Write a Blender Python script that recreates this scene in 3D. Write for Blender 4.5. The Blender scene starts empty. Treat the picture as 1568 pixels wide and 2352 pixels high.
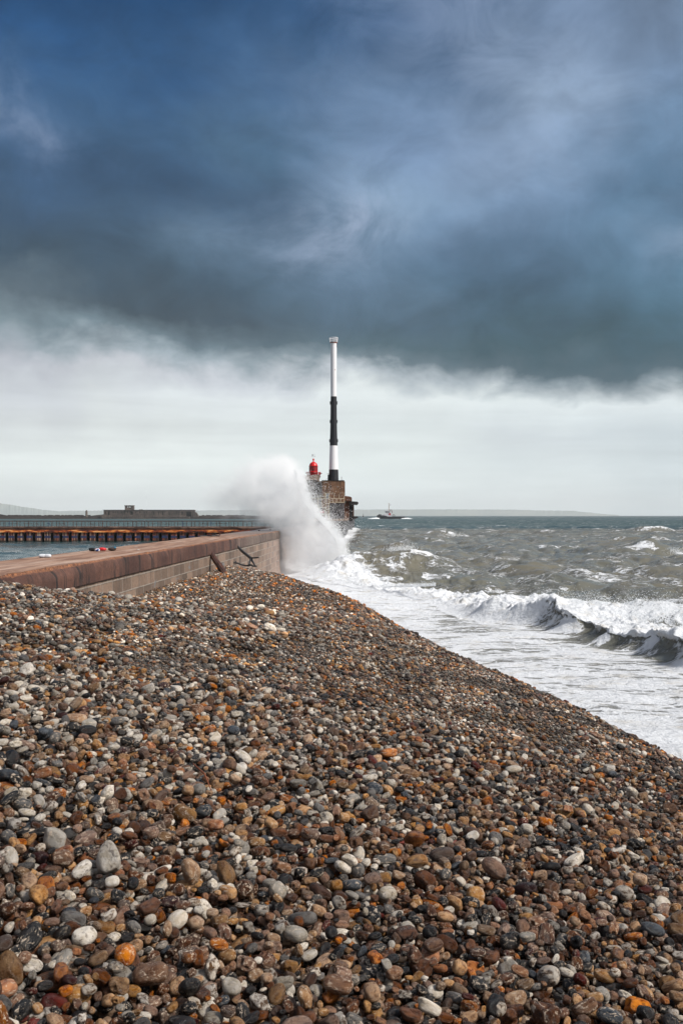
import bpy, math, random
import numpy as np
from mathutils import Vector, Matrix, Quaternion
R = math.radians
rng = np.random.default_rng(7)
random.seed(7)
sc = bpy.context.scene
COL = sc.collection
F, CX, HY, EYE = 2287.0, 784.0, 1184.0, 5.0     # measured from the photograph: focal length, centre, horizon, eye height

def P(px, py, Y):
    return Vector(((px-CX)/F*Y, Y, EYE-(py-HY)/F*Y))
def sl(c):
    return tuple(((v/255)/12.92 if v/255 <= .04045 else ((v/255+.055)/1.055)**2.4) for v in c)
def sstep(a, b, x):
    t = np.clip((x-a)/(b-a), 0, 1); return t*t*(3-2*t)

# ------------------------------------------------------------------ tagging
def tag(o, label=None, cat=None, group=None, kind=None):
    if label: o['label'] = label
    if cat: o['category'] = cat
    if group: o['group'] = group
    if kind: o['kind'] = kind
    return o
def empty(name, loc, label, cat, group=None, rz=0):
    o = bpy.data.objects.new(name, None); COL.objects.link(o)
    o.location = loc; o.rotation_euler = (0, 0, rz); o.empty_display_size = .2
    return tag(o, label, cat, group)

# ------------------------------------------------------------------ node helper
class NT:
    def __init__(s, name):
        s.m = bpy.data.materials.new(name); s.m.use_nodes = True
        s.t = s.m.node_tree; s.t.nodes.clear()
        s.out = s.t.nodes.new('ShaderNodeOutputMaterial')
    def n(s, typ, **kw):
        nd = s.t.nodes.new(typ)
        for k, v in kw.items():
            if k == 'inp':
                for kk, vv in v.items():
                    if isinstance(vv, bpy.types.NodeSocket): s.t.links.new(vv, nd.inputs[kk])
                    else: nd.inputs[kk].default_value = vv
            else: setattr(nd, k, v)
        return nd
    def link(s, a, b): s.t.links.new(a, b)
    def math(s, op, a, b=0.0, c=0.0, clamp=False):
        return s.n('ShaderNodeMath', operation=op, use_clamp=clamp, inp={0: a, 1: b, 2: c}).outputs[0]
    def vmath(s, op, a, b=(0, 0, 0), c=(0, 0, 0)):
        nd = s.n('ShaderNodeVectorMath', operation=op, inp={0: a, 1: b})
        if op == 'MULTIPLY_ADD':
            if isinstance(c, bpy.types.NodeSocket): s.link(c, nd.inputs[2])
            else: nd.inputs[2].default_value = c
        return nd
    def noise(s, vec, scale, detail=4, rough=.55, dist=0.0, out=0):
        nd = s.n('ShaderNodeTexNoise', inp={'Vector': vec, 'Scale': scale, 'Detail': detail, 'Roughness': rough, 'Distortion': dist})
        return nd.outputs[out]
    def ramp(s, fac, stops, interp='LINEAR'):
        nd = s.n('ShaderNodeValToRGB', inp={0: fac}); cr = nd.color_ramp; cr.interpolation = interp
        while len(cr.elements) < len(stops): cr.elements.new(.5)
        for e, (p, c) in zip(cr.elements, stops):
            e.position = p; e.color = (*c, 1) if not isinstance(c, (int, float)) else (c, c, c, 1)
        return nd.outputs[0]
    def mrange(s, x, a, b, c=0.0, d=1.0, typ='SMOOTHSTEP'):
        return s.n('ShaderNodeMapRange', interpolation_type=typ, inp={0: x, 1: a, 2: b, 3: c, 4: d}).outputs[0]
    def mix(s, f, a, b, blend='MIX'):
        nd = s.n('ShaderNodeMix', data_type='RGBA', blend_type=blend)
        for idx, v in ((0, f), (6, a), (7, b)):
            if isinstance(v, bpy.types.NodeSocket): s.link(v, nd.inputs[idx])
            elif idx == 0: nd.inputs[0].default_value = v
            else: nd.inputs[idx].default_value = (*v, 1)
        return nd.outputs[2]
    def attr(s, name, out='Fac'):
        return s.n('ShaderNodeAttribute', attribute_name=name).outputs[out]
    def pos(s): return s.n('ShaderNodeNewGeometry').outputs['Position']
    def obj(s): return s.n('ShaderNodeTexCoord').outputs['Object']
    def bump(s, h, strength=.5, dist=.02, normal=None):
        nd = s.n('ShaderNodeBump', inp={'Height': h, 'Strength': strength, 'Distance': dist})
        if normal: s.link(normal, nd.inputs['Normal'])
        return nd.outputs[0]
    def bsdf(s, color, rough=.7, normal=None, metal=0.0, spec=.5, **kw):
        nd = s.n('ShaderNodeBsdfPrincipled')
        for k, v in (('Base Color', color), ('Roughness', rough), ('Metallic', metal), ('Specular IOR Level', spec)):
            if isinstance(v, bpy.types.NodeSocket): s.link(v, nd.inputs[k])
            else: nd.inputs[k].default_value = (*v, 1) if k == 'Base Color' else v
        for k, v in kw.items():
            k = k.replace('_', ' ')
            if isinstance(v, bpy.types.NodeSocket): s.link(v, nd.inputs[k])
            else: nd.inputs[k].default_value = v
        if normal: s.link(normal, nd.inputs['Normal'])
        s.link(nd.outputs[0], s.out.inputs[0])
        return s.m

def paint(name, c, c2=None, rough=.5, scale=3, bump=.0, metal=0.0):
    n = NT(name); p = n.obj()
    nz = n.noise(p, scale, 6, .6)
    col = n.mix(n.mrange(nz, .35, .7), sl(c), sl(c2 or tuple(v*.8 for v in c)))
    return n.bsdf(col, rough, n.bump(nz, bump, .02) if bump else None, metal)

# ------------------------------------------------------------------ mesh builder
class MB:
    def __init__(s): s.v = []; s.f = []; s.m = []
    def add(s, vs, fs, mi=0):
        b = len(s.v); s.v += [tuple(v) for v in vs]; s.f += [tuple(i+b for i in f) for f in fs]; s.m += [mi]*len(fs); return s
    def box(s, x0, x1, y0, y1, z0, z1, mi=0):
        vs = [(x, y, z) for z in (z0, z1) for y in (y0, y1) for x in (x0, x1)]
        return s.add(vs, [(0,2,3,1),(4,5,7,6),(0,1,5,4),(2,6,7,3),(0,4,6,2),(1,3,7,5)], mi)
    def bpx(s, x0, x1, y0, y1, Y, d, mi=0):           # front face at depth Y
        a = P(x0, y1, Y); b = P(x1, y0, Y)
        return s.box(a.x, b.x, Y, Y+d, a.z, b.z, mi)
    def tube(s, a, b, r, r2=None, n=8, mi=0):
        a = Vector(a); b = Vector(b); r2 = r if r2 is None else r2
        d = (b-a).normalized(); u = d.orthogonal().normalized(); w = d.cross(u)
        vs = []
        for c, rr in ((a, r), (b, r2)):
            for k in range(n):
                t = 2*math.pi*k/n; vs.append(c+u*math.cos(t)*rr+w*math.sin(t)*rr)
        fs = [(k, (k+1) % n, n+(k+1) % n, n+k) for k in range(n)] + [tuple(range(n-1, -1, -1)), tuple(range(n, 2*n))]
        return s.add(vs, fs, mi)
    def path(s, pts, rad, n=8, mi=0):
        for i in range(len(pts)-1): s.tube(pts[i], pts[i+1], rad[i], rad[i+1], n, mi)
        return s
    def lathe(s, prof, c=(0, 0, 0), n=32, mi=0, cap=True):
        vs = []; fs = []
        for r, z in prof:
            for k in range(n):
                t = 2*math.pi*k/n; vs.append((c[0]+math.cos(t)*r, c[1]+math.sin(t)*r, c[2]+z))
        for i in range(len(prof)-1):
            for k in range(n): fs.append((i*n+k, i*n+(k+1) % n, (i+1)*n+(k+1) % n, (i+1)*n+k))
        if cap: fs += [tuple(range(n-1, -1, -1)), tuple(range((len(prof)-1)*n, len(prof)*n))]
        return s.add(vs, fs, mi)
    def prism(s, pts, y0, y1, mi=0):                   # pts in (x,z), extruded along y
        n = len(pts); vs = [(x, y0, z) for x, z in pts]+[(x, y1, z) for x, z in pts]
        fs = [tuple(range(n-1, -1, -1)), tuple(range(n, 2*n))]+[(k, (k+1) % n, n+(k+1) % n, n+k) for k in range(n)]
        return s.add(vs, fs, mi)
    def build(s, name, mats, parent=None, smooth=False, bevel=0):
        me = bpy.data.meshes.new(name)
        off = Vector(parent.location) if parent else Vector((0, 0, 0))
        if parent and parent.parent: off = off + Vector(parent.parent.location)
        me.from_pydata([tuple(Vector(v)-off) for v in s.v], [], s.f)
        mats = mats if isinstance(mats, (list, tuple)) else [mats]
        for m in mats: me.materials.append(m)
        me.polygons.foreach_set('material_index', s.m)
        bm = None
        import bmesh
        bm = bmesh.new(); bm.from_mesh(me); bmesh.ops.recalc_face_normals(bm, faces=bm.faces); bm.to_mesh(me); bm.free()
        o = bpy.data.objects.new(name, me); COL.objects.link(o)
        if smooth:
            me.polygons.foreach_set('use_smooth', [True]*len(me.polygons))
            try: me.set_sharp_from_angle(angle=R(35))
            except Exception: pass
        if bevel:
            b = o.modifiers.new('bevel', 'BEVEL'); b.width = bevel; b.segments = 2; b.limit_method = 'ANGLE'
        if parent: o.parent = parent
        return o

def grid_mesh(name, X, Y, Z, mat, attrs=None, smooth=True):
    nr, nc = X.shape
    me = bpy.data.meshes.new(name)
    co = np.stack([X, Y, Z], -1).reshape(-1, 3).astype(np.float32)
    idx = np.arange(nr*nc).reshape(nr, nc)
    q = np.stack([idx[:-1, :-1], idx[:-1, 1:], idx[1:, 1:], idx[1:, :-1]], -1).reshape(-1, 4)
    me.vertices.add(len(co)); me.vertices.foreach_set('co', co.ravel())
    me.loops.add(q.size); me.loops.foreach_set('vertex_index', q.ravel().astype(np.int32))
    me.polygons.add(len(q)); me.polygons.foreach_set('loop_start', np.arange(0, q.size, 4, dtype=np.int32))
    me.update(calc_edges=True)
    me.polygons.foreach_set('use_smooth', np.full(len(q), smooth))
    for k, a in (attrs or {}).items():
        at = me.attributes.new(k, 'FLOAT', 'POINT'); at.data.foreach_set('value', a.ravel().astype(np.float32))
    me.materials.append(mat)
    o = bpy.data.objects.new(name, me); COL.objects.link(o)
    return o

# value noise in numpy -------------------------------------------------------
_perm = rng.random((256, 256))
def vnoise(x, y):
    xi = np.floor(x).astype(int); yi = np.floor(y).astype(int); fx = x-xi; fy = y-yi
    fx = fx*fx*(3-2*fx); fy = fy*fy*(3-2*fy)
    a = _perm[xi & 255, yi & 255]; b = _perm[(xi+1) & 255, yi & 255]; c = _perm[xi & 255, (yi+1) & 255]; d = _perm[(xi+1) & 255, (yi+1) & 255]
    return (a*(1-fx)+b*fx)*(1-fy)+(c*(1-fx)+d*fx)*fy
def fbm(x, y, o=4, g=.5):
    s = 0; a = 1; t = 0
    for k in range(o):
        s = s+a*vnoise(x*2**k+17.3*k, y*2**k+5.1*k); t += a; a *= g
    return s/t

# ================================================================== CAMERA
cam = bpy.data.cameras.new('camera'); co_ = bpy.data.objects.new('camera', cam); COL.objects.link(co_)
co_.location = (0, 0, EYE); co_.rotation_euler = (R(90), 0, 0)
cam.sensor_fit = 'VERTICAL'; cam.sensor_height = 36; cam.lens = 36*F/2352
cam.shift_y = (HY-1176)/2352; cam.clip_end = 60000; cam.clip_start = .05
sc.camera = co_

# ================================================================== SKY
W = bpy.data.worlds.new('World'); sc.world = W; W.use_nodes = True
class WT(NT):
    def __init__(s): s.t = W.node_tree; s.t.nodes.clear(); s.out = s.t.nodes.new('ShaderNodeOutputWorld')
w = WT()
d = w.n('ShaderNodeTexCoord').outputs['Generated']
sx = w.n('ShaderNodeSeparateXYZ', inp={0: d})
st = w.vmath('MULTIPLY', d, (1.0, 1.0, 1.5)).outputs[0]
n1 = w.noise(st, 3.2, 3, .5, 0, 1); n2 = w.noise(st, 8.0, 4, .5, .2, 1); n3 = w.noise(st, 3.8, 6, .56, .5, 0)
s1 = w.n('ShaderNodeSeparateXYZ', inp={0: n1}); s2 = w.n('ShaderNodeSeparateXYZ', inp={0: n2})
az = w.math('ARCTAN2', sx.outputs[0], sx.outputs[1]); el = w.math('ARCSINE', sx.outputs[2])
def wob(base, a, b, ka, kb):
    t = w.math('MULTIPLY_ADD', w.math('SUBTRACT', a, .5), ka, base)
    return w.math('MULTIPLY_ADD', w.math('SUBTRACT', b, .5), kb, t)
azw = wob(az, s1.outputs[0], s2.outputs[0], .20, .20)
n4 = w.noise(st, 22.0, 7, .62, .4, 1); s4 = w.n('ShaderNodeSeparateXYZ', inp={0: n4})
lowk = w.mrange(el, .02, .16, .35, 1)            # calmer near the horizon
elw0 = wob(el, s1.outputs[1], s2.outputs[1], .085, .085)
elw0 = w.math('MULTIPLY_ADD', w.math('SUBTRACT', s4.outputs[1], .5), .035, elw0)
elw0 = w.math('MULTIPLY_ADD', w.mrange(az, -.08, -.36), -.014, elw0)
elw0 = w.math('MULTIPLY_ADD', w.mrange(az, -.30, .30), .024, elw0)
elw = w.math('ADD', el, w.math('MULTIPLY', w.math('SUBTRACT', elw0, el), lowk))
# elevation of the photograph's rows, and its columns
rows = [1184, 1120, 1050, 960, 890, 850, 815, 775, 720, 640, 540, 430, 320, 180, 0]
cols = [0, 300, 600, 900, 1200, 1540]
SKY = {
 0:   [(214,221,222),(222,230,229),(226,234,233),(208,214,218),(198,204,211),(186,191,200),(172,177,188),(150,155,166),(110,117,130),(70,86,106),(66,88,118),(66,94,132),(70,104,148),(40,84,134),(2,48,88)],
 300: [(216,224,224),(224,232,231),(230,238,236),(218,225,226),(206,213,218),(204,209,216),(186,192,201),(120,128,140),(78,88,102),(70,86,106),(68,88,114),(62,86,118),(66,96,134),(50,88,134),(18,66,112)],
 600: [(216,224,224),(224,232,232),(228,236,235),(222,230,231),(220,228,230),(216,222,228),(160,169,178),(104,116,130),(88,102,120),(84,102,124),(108,126,154),(82,104,136),(84,110,142),(76,106,148),(46,84,130)],
 900: [(216,226,226),(224,233,233),(228,237,236),(222,231,232),(230,238,238),(206,216,222),(116,131,142),(92,110,124),(88,106,126),(100,118,144),(122,140,170),(150,166,198),(138,154,192),(116,136,174),(92,114,154)],
 1200:[(210,220,222),(218,227,228),(216,226,228),(214,223,227),(226,235,236),(190,201,207),(92,110,122),(76,98,112),(80,102,122),(86,108,134),(100,120,150),(132,148,182),(160,170,204),(168,176,208),(132,146,182)],
 1540:[(200,212,215),(204,215,218),(206,217,221),(206,217,222),(228,236,238),(160,173,181),(86,106,118),(78,102,118),(84,112,134),(100,128,156),(108,136,168),(106,132,166),(122,142,176),(132,146,180),(126,136,166)],
}
for cx_ in cols:                                   # let the cloud base melt into the bright band
    r0 = [tuple(c) for c in SKY[cx_]]
    for k_, m_ in ((4, .16), (5, .34), (6, .25)): SKY[cx_][k_] = tuple(a*(1-m_)+b*m_ for a, b in zip(r0[k_], r0[k_+1]))
    SKY[cx_][3] = tuple(v-5 for v in r0[3])
def elev(y): return math.atan((HY-y)/F)
EMAX = elev(rows[-1])*1.02
fe = w.math('DIVIDE', elw, EMAX, clamp=True)
def tone(c, y):
    k = min(1, max(0, (850-y)/70)); q = sl(c); return tuple(v*(1-k)+v*g_*k for v, g_ in zip(q, (.68, .86, .85)))
ramps = [w.ramp(fe, [(elev(y)/EMAX, tone(c, y)) for y, c in zip(rows, SKY[cx])]) for cx in cols]
cur = ramps[0]
azs = [math.atan((c-CX)/F) for c in cols]
for i in range(1, len(cols)):
    cur = w.mix(w.mrange(azw, azs[i-1], azs[i]), cur, ramps[i])
# soft mottling of the cloud deck, streaks in the bright band
n5 = w.noise(st, 12, 8, .6, .8, 0)
mott = w.math('MULTIPLY', w.mrange(n3, .25, .75, .72, 1.28, 'LINEAR'), w.mrange(n5, .3, .7, .84, 1.16, 'LINEAR'))
cur = w.mix(w.mrange(el, .10, .2, .15, 1.0), cur, w.mix(1.0, cur, w.n('ShaderNodeCombineColor', inp={0: mott, 1: mott, 2: mott}).outputs[0], 'MULTIPLY'))
strk = w.noise(w.vmath('MULTIPLY', d, (1.2, 1.2, 16)).outputs[0], 3.0, 5, .55, .4, 0)
sk = w.mrange(strk, .3, .7, .93, 1.05, 'LINEAR')
cur = w.mix(w.mrange(el, .12, .17, 1, 0), cur, w.mix(1.0, cur, w.n('ShaderNodeCombineColor', inp={0: sk, 1: sk, 2: sk}).outputs[0], 'MULTIPLY'))
# thin bright breaks in the deck
for (ax_, ex_, ra_, re_, am_) in ((.022, .292, .060, .034, .62), (-.012, .274, .04, .022, .4), (-.325, .355, .05, .022, .5), (.10, .50, .10, .10, .30), (.33, .27, .05, .02, .35)):
    qa = w.math('DIVIDE', w.math('SUBTRACT', azw, ax_), ra_); qe = w.math('DIVIDE', w.math('SUBTRACT', elw, ex_), re_)
    gq = w.math('EXPONENT', w.math('MULTIPLY', w.math('ADD', w.math('MULTIPLY', qa, qa), w.math('MULTIPLY', qe, qe)), -1.0))
    gq = w.math('MULTIPLY', w.math('MULTIPLY', gq, am_), w.mrange(n5, .28, .66))
    cur = w.mix(gq, cur, sl((168, 182, 208)))
# the rest of the dome (overhead and behind): lighter broken overcast
SKYTEX = w.n('ShaderNodeTexSky', sky_type='NISHITA', sun_disc=False, sun_elevation=R(43), sun_rotation=R(116), air_density=1.2, dust_density=2)
back = w.mix(w.mrange(n3, .3, .7), (.27, .285, .32), (.38, .38, .39))
back = w.mix(w.mrange(sx.outputs[2], .0, .75), w.mix(1.0, back, (.34, .35, .37), 'MULTIPLY'), back)
back = w.mix(.05, back, SKYTEX.outputs[0])
fb = w.math('MAXIMUM', w.mrange(sx.outputs[1], .55, -.15), w.mrange(sx.outputs[2], .52, .85))
cur = w.mix(fb, cur, back)
cur = w.mix(1.0, cur, w.n('ShaderNodeCombineColor', inp={i: w.mrange(el, .16, .10, 1.0, 1.08) for i in range(3)}).outputs[0], 'MULTIPLY')
cur = w.n('ShaderNodeHueSaturation', inp={'Color': cur, 'Saturation': .97}).outputs[0]
bg = w.n('ShaderNodeBackground', inp={0: cur, 1: 1.0}); w.link(bg.outputs[0], w.out.inputs[0])
W.cycles.sampling_method = 'MANUAL'; W.cycles.sample_map_resolution = 512

L = bpy.data.lights.new('sun', 'SUN'); L.energy = 5.0; L.angle = R(9); L.color = (1, .955, .89)
lo = bpy.data.objects.new('sun', L); COL.objects.link(lo)
_az, _el = R(116), R(43)
sd = Vector((math.sin(_az)*math.cos(_el), math.cos(_az)*math.cos(_el), math.sin(_el)))
lo.rotation_euler = sd.to_track_quat('Z', 'Y').to_euler()

# ================================================================== GROUND
RZ = [-6, 0, 4, 8, 9.4, 11.65, 14.7, 20, 28, 36, 49, 56, 62, 90]
RX = [3.6, 3.3, 3.02, 2.72, 2.48, 2.05, 1.5, 1.05, .62, -.05, -3.0, -6.3, -9.3, -30]
def depth(X, Y):
    near = 1.17+.02*Y+.18*X+.058*np.maximum(-X-1.0, 0)
    t = np.clip((X/np.maximum(Y, 3)+.31)/.4, 0, 1)
    z1 = 27+7*t
    w_ = sstep(10.5, z1, Y)
    dd = near*(1-w_)+2.74*w_
    q = X-np.interp(Y, RZ, RX)
    dd = dd+.62*(np.sqrt(q*q+.35)+q)/2*np.where(Y > 40, 1.15, 1)
    dd = dd+.03*(fbm(X*.5+40, Y*.5+9, 3)-.5)*2+.05*(fbm(X*.14, Y*.16, 2)-.5)*2
    return dd
def ground_z(X, Y): return EYE-depth(X, Y)

n = NT('shingle_bed'); p = n.pos()
v = n.noise(p, 40, 5, .7)
ground_mat = n.bsdf(n.ramp(v, [(.3, sl((16, 12, 10))), (.5, sl((34, 25, 20))), (.7, sl((56, 43, 35)))]), .8, n.bump(v, 1, .02))
gy = np.concatenate([np.linspace(-6, 30, 240), np.linspace(30.3, 130, 160)])
gx = np.linspace(0, 1, 200)
GY, GT = np.meshgrid(gy, gx, indexing='ij')
GX = (-8.6+.0332*GY)+GT*42
GZ = np.maximum(ground_z(GX, GY)-.04, -3)
g = grid_mesh('ground', GX, GY, GZ, ground_mat); tag(g, 'shingle beach bed sloping down to the surf', kind='structure')

# seabed, far below, catches whatever light gets under
# ================================================================== PEBBLES
n_rng = np.random.default_rng(21)
import bmesh
def ico(sub):
    bm = bmesh.new(); bmesh.ops.create_icosphere(bm, subdivisions=sub, radius=1)
    v = np.array([x.co[:] for x in bm.verts]); f = np.array([[q.index for q in x.verts] for x in bm.faces]); bm.free(); return v, f
ICO2, ICO3, ICO4 = ico(2), ico(3), ico(4)
def pebble_shape(V, seed, knob):
    r_ = np.random.default_rng(seed)
    e = r_.uniform(.72, 1.0)                           # squareness
    P_ = np.sign(V)*np.abs(V)**e
    P_ /= (np.abs(V)**2.3).sum(1, keepdims=True)**(1/2.6)
    rad = np.ones(len(V))
    for k in range(5):
        c = r_.normal(size=3); c /= np.linalg.norm(c)
        rad += r_.uniform(-.16, .14)*np.exp((V@c-1)*r_.uniform(1.5, 4))
    if knob:
        for k in range(8):
            c = r_.normal(size=3); c /= np.linalg.norm(c)
            rad += r_.uniform(-.42, .40)*np.exp((V@c-1)*r_.uniform(5, 16))
    else:
        for k in range(2):
            c = r_.normal(size=3); c /= np.linalg.norm(c)
            rad += r_.uniform(-.14, .05)*np.exp((V@c-1)*r_.uniform(4, 9))
    # faint surface chips
    s = 0
    for k in range(6):
        c = r_.normal(size=3)*5; s = s+np.sin(V@c+r_.uniform(0, 6))
    rad += s*(.012 if knob else .004)
    P_ = P_*rad[:, None]
    P_ /= np.abs(P_).max(0)
    return P_

KINDS = ['grey', 'black', 'white', 'tan', 'brown', 'orange', 'red', 'mottled', 'taupe', 'blue']
def pebble_mat(kind):
    n = NT('pebble_'+kind)
    oi = n.n('ShaderNodeObjectInfo').outputs['Random']
    lc = n.attr('lco', 'Vector')
    off = n.math('MULTIPLY', oi, 97.0)
    c = n.vmath('ADD', lc, n.n('ShaderNodeCombineXYZ', inp={0: off, 1: off, 2: 3.1}).outputs[0]).outputs[0]
    rv = n.noise(n.vmath('FLOOR', n.vmath('DIVIDE', c, (9., 9., 9.)).outputs[0]).outputs[0], 5.37, 0, .5)
    a = n.noise(c, 1.3, 5, .6, .4); b = n.noise(c, 4.5, 6, .7, .3); fine = n.noise(c, 18, 3, .6)
    pal = {  # two tones of the stone, a vein / rind tone
     'grey': ((74, 71, 69), (118, 114, 110), (176, 168, 158)),
     'blue': ((48, 52, 58), (80, 85, 91), (124, 126, 128)),
     'black': ((14, 13, 14), (34, 32, 32), (96, 88, 80)),
     'white': ((190, 178, 160), (228, 220, 210), (134, 100, 70)),
     'tan': ((136, 98, 68), (198, 160, 122), (236, 216, 190)),
     'brown': ((64, 38, 24), (110, 69, 44), (184, 138, 98)),
     'orange': ((122, 62, 28), (204, 130, 66), (56, 28, 18)),
     'red': ((58, 18, 13), (88, 30, 20), (60, 32, 26)),
     'mottled': ((96, 76, 60), (206, 196, 184), (34, 29, 27)),
     'taupe': ((98, 71, 58), (150, 118, 97), (216, 194, 174)),
    }[kind]
    wide = kind == 'mottled'
    col = n.mix(n.mrange(a, .4 if wide else .3, .56 if wide else .72), sl(pal[0]), sl(pal[1]))
    col = n.mix(n.mrange(b, .58 if wide else .62, .70 if wide else .74, 0, .9 if wide else .75), col, sl(pal[2]))
    hs = n.n('ShaderNodeHueSaturation', inp={'Color': col, 'Value': n.mrange(oi, 0, 1, .36, 1.3, 'LINEAR'), 'Saturation': n.mrange(n.math('FRACT', n.math('MULTIPLY', oi, 7.7)), 0, 1, .85, 1.3, 'LINEAR')})
    col = hs.outputs[0]
    rv2 = n.attr('rnd')
    mv = n.mrange(n.math('POWER', rv2, 1.7), 0, 1, .24, 1.5, 'LINEAR')
    col = n.mix(1.0, col, n.n('ShaderNodeCombineColor', inp={0: mv, 1: mv, 2: mv}).outputs[0], 'MULTIPLY')
    sp = n.mrange(fine, .62, .72, 0, .35)
    col = n.mix(sp, col, sl(pal[2]))
    m2 = n.noise(c, 2.3, 7, .66, .7)
    pick_ = n.mrange(n.math('FRACT', n.math('MULTIPLY', n.math('ADD', oi, rv2), 13.7)), .45, .6)
    col = n.mix(n.math('MULTIPLY', pick_, n.mrange(m2, .54, .62, 0, .75)), col, sl((196, 178, 158)))
    col = n.mix(n.math('MULTIPLY', n.math('SUBTRACT', 1.0, pick_), n.mrange(m2, .46, .40, 0, .6)), col, sl((54, 34, 24)))
    hb = n.math('MULTIPLY_ADD', fine, .4, b)
    rough = n.mrange(a, .3, .7, .2, .5)
    return n.bsdf(col, rough, n.bump(hb, .5, .05 if kind != 'black' else .02), 0, .34)
PM = {k: pebble_mat(k) for k in KINDS}
W_PALE = dict(grey=.08, blue=.03, black=.10, white=.26, tan=.22, brown=.10, orange=.045, red=.01, mottled=.10, taupe=.13)
W_DARK = dict(grey=.03, blue=.025, black=.20, white=.07, tan=.20, brown=.21, orange=.075, red=.015, mottled=.07, taupe=.16)
def pick(ws, r_): 
    k = list(ws); p_ = np.array([ws[i] for i in k]); return k[r_.choice(len(k), p=p_/p_.sum())]

def pack(w_, h_, count, r_, periodic, shape=None, rmin=.013, rmax=.052, mean=.0225, sig=.34, mask=None, cell=.005, grow=None):
    """drop ellipsoids one by one onto a height map; returns x,y,z,a,b,c,yaw,tilt"""
    nx, ny = int(w_/cell), int(h_/cell)
    H = np.zeros((nx, ny), np.float32); out = []
    rs = np.clip(mean*np.exp(r_.normal(0, sig, count)), rmin, rmax)
    prog = np.arange(count)/count
    for i in range(count):
        r = rs[i]; best = None
        a = r*r_.uniform(1.0, 1.55); b = r*r_.uniform(.8, 1.02); c = r*r_.uniform(.5, .85)
        yaw = r_.uniform(0, math.pi)
        for k in range(5):
            x, y = r_.uniform(0, w_), r_.uniform(0, h_)
            if mask is not None and not mask(x, y): continue
            sc_ = 1.0 if grow is None else grow(x, y)
            A, B, C = a*sc_, b*sc_, c*sc_
            m = int(A/cell)+1; ci, cj = int(x/cell), int(y/cell)
            I = np.arange(ci-m, ci+m+1); J = np.arange(cj-m, cj+m+1)
            if periodic: Iw, Jw = I % nx, J % ny
            else:
                if ci-m < 0 or cj-m < 0 or ci+m >= nx or cj+m >= ny: continue
                Iw, Jw = I, J
            dx = (I[:, None]+.5)*cell-x; dy = (J[None, :]+.5)*cell-y
            cs, sn = math.cos(yaw), math.sin(yaw)
            u = (dx*cs+dy*sn)/A; v_ = (-dx*sn+dy*cs)/B
            q = 1-u*u-v_*v_; ins = q > 0
            hh = np.sqrt(np.maximum(q, 0))*C
            Hs = H[np.ix_(Iw, Jw)]
            need = np.where(ins, Hs+hh, -1)
            if not ins.any(): continue
            # touch point, allowed to nestle a little
            vals = need[ins]; z = np.partition(vals, int(len(vals)*.965)-1)[int(len(vals)*.965)-1] if len(vals) > 8 else vals.max()
            z = max(z, C*.3)
            if best is None or z < best[0]: best = (z, x, y, Iw, Jw, ins, hh, A, B, C)
        if best is None: continue
        z, x, y, Iw, Jw, ins, hh, A, B, C = best
        sub = H[np.ix_(Iw, Jw)]; H[np.ix_(Iw, Jw)] = np.where(ins, np.maximum(sub, z+hh), sub)
        out.append((x, y, z, A, B, C, yaw))
    return np.array(out)

pebble_root_protos = bpy.data.collections.new('pebble_shapes')      # not linked to the scene
def mesh_from(name, V, Fc, lco, rnd, mats, midx=None):
    me = bpy.data.meshes.new(name)
    me.vertices.add(len(V)); me.vertices.foreach_set('co', V.astype(np.float32).ravel())
    me.loops.add(Fc.size); me.loops.foreach_set('vertex_index', Fc.astype(np.int32).ravel())
    me.polygons.add(len(Fc)); me.polygons.foreach_set('loop_start', np.arange(0, Fc.size, Fc.shape[1], dtype=np.int32))
    me.update(calc_edges=True)
    me.polygons.foreach_set('use_smooth', np.ones(len(Fc), bool))
    if lco is not None:
        at = me.attributes.new('lco', 'FLOAT_VECTOR', 'POINT'); at.data.foreach_set('vector', lco.astype(np.float32).ravel())
    if rnd is not None:
        at = me.attributes.new('rnd', 'FLOAT', 'POINT'); at.data.foreach_set('value', rnd.astype(np.float32).ravel())
    for m in mats: me.materials.append(m)
    if midx is not None: me.polygons.foreach_set('material_index', midx.astype(np.int32))
    return me
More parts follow.
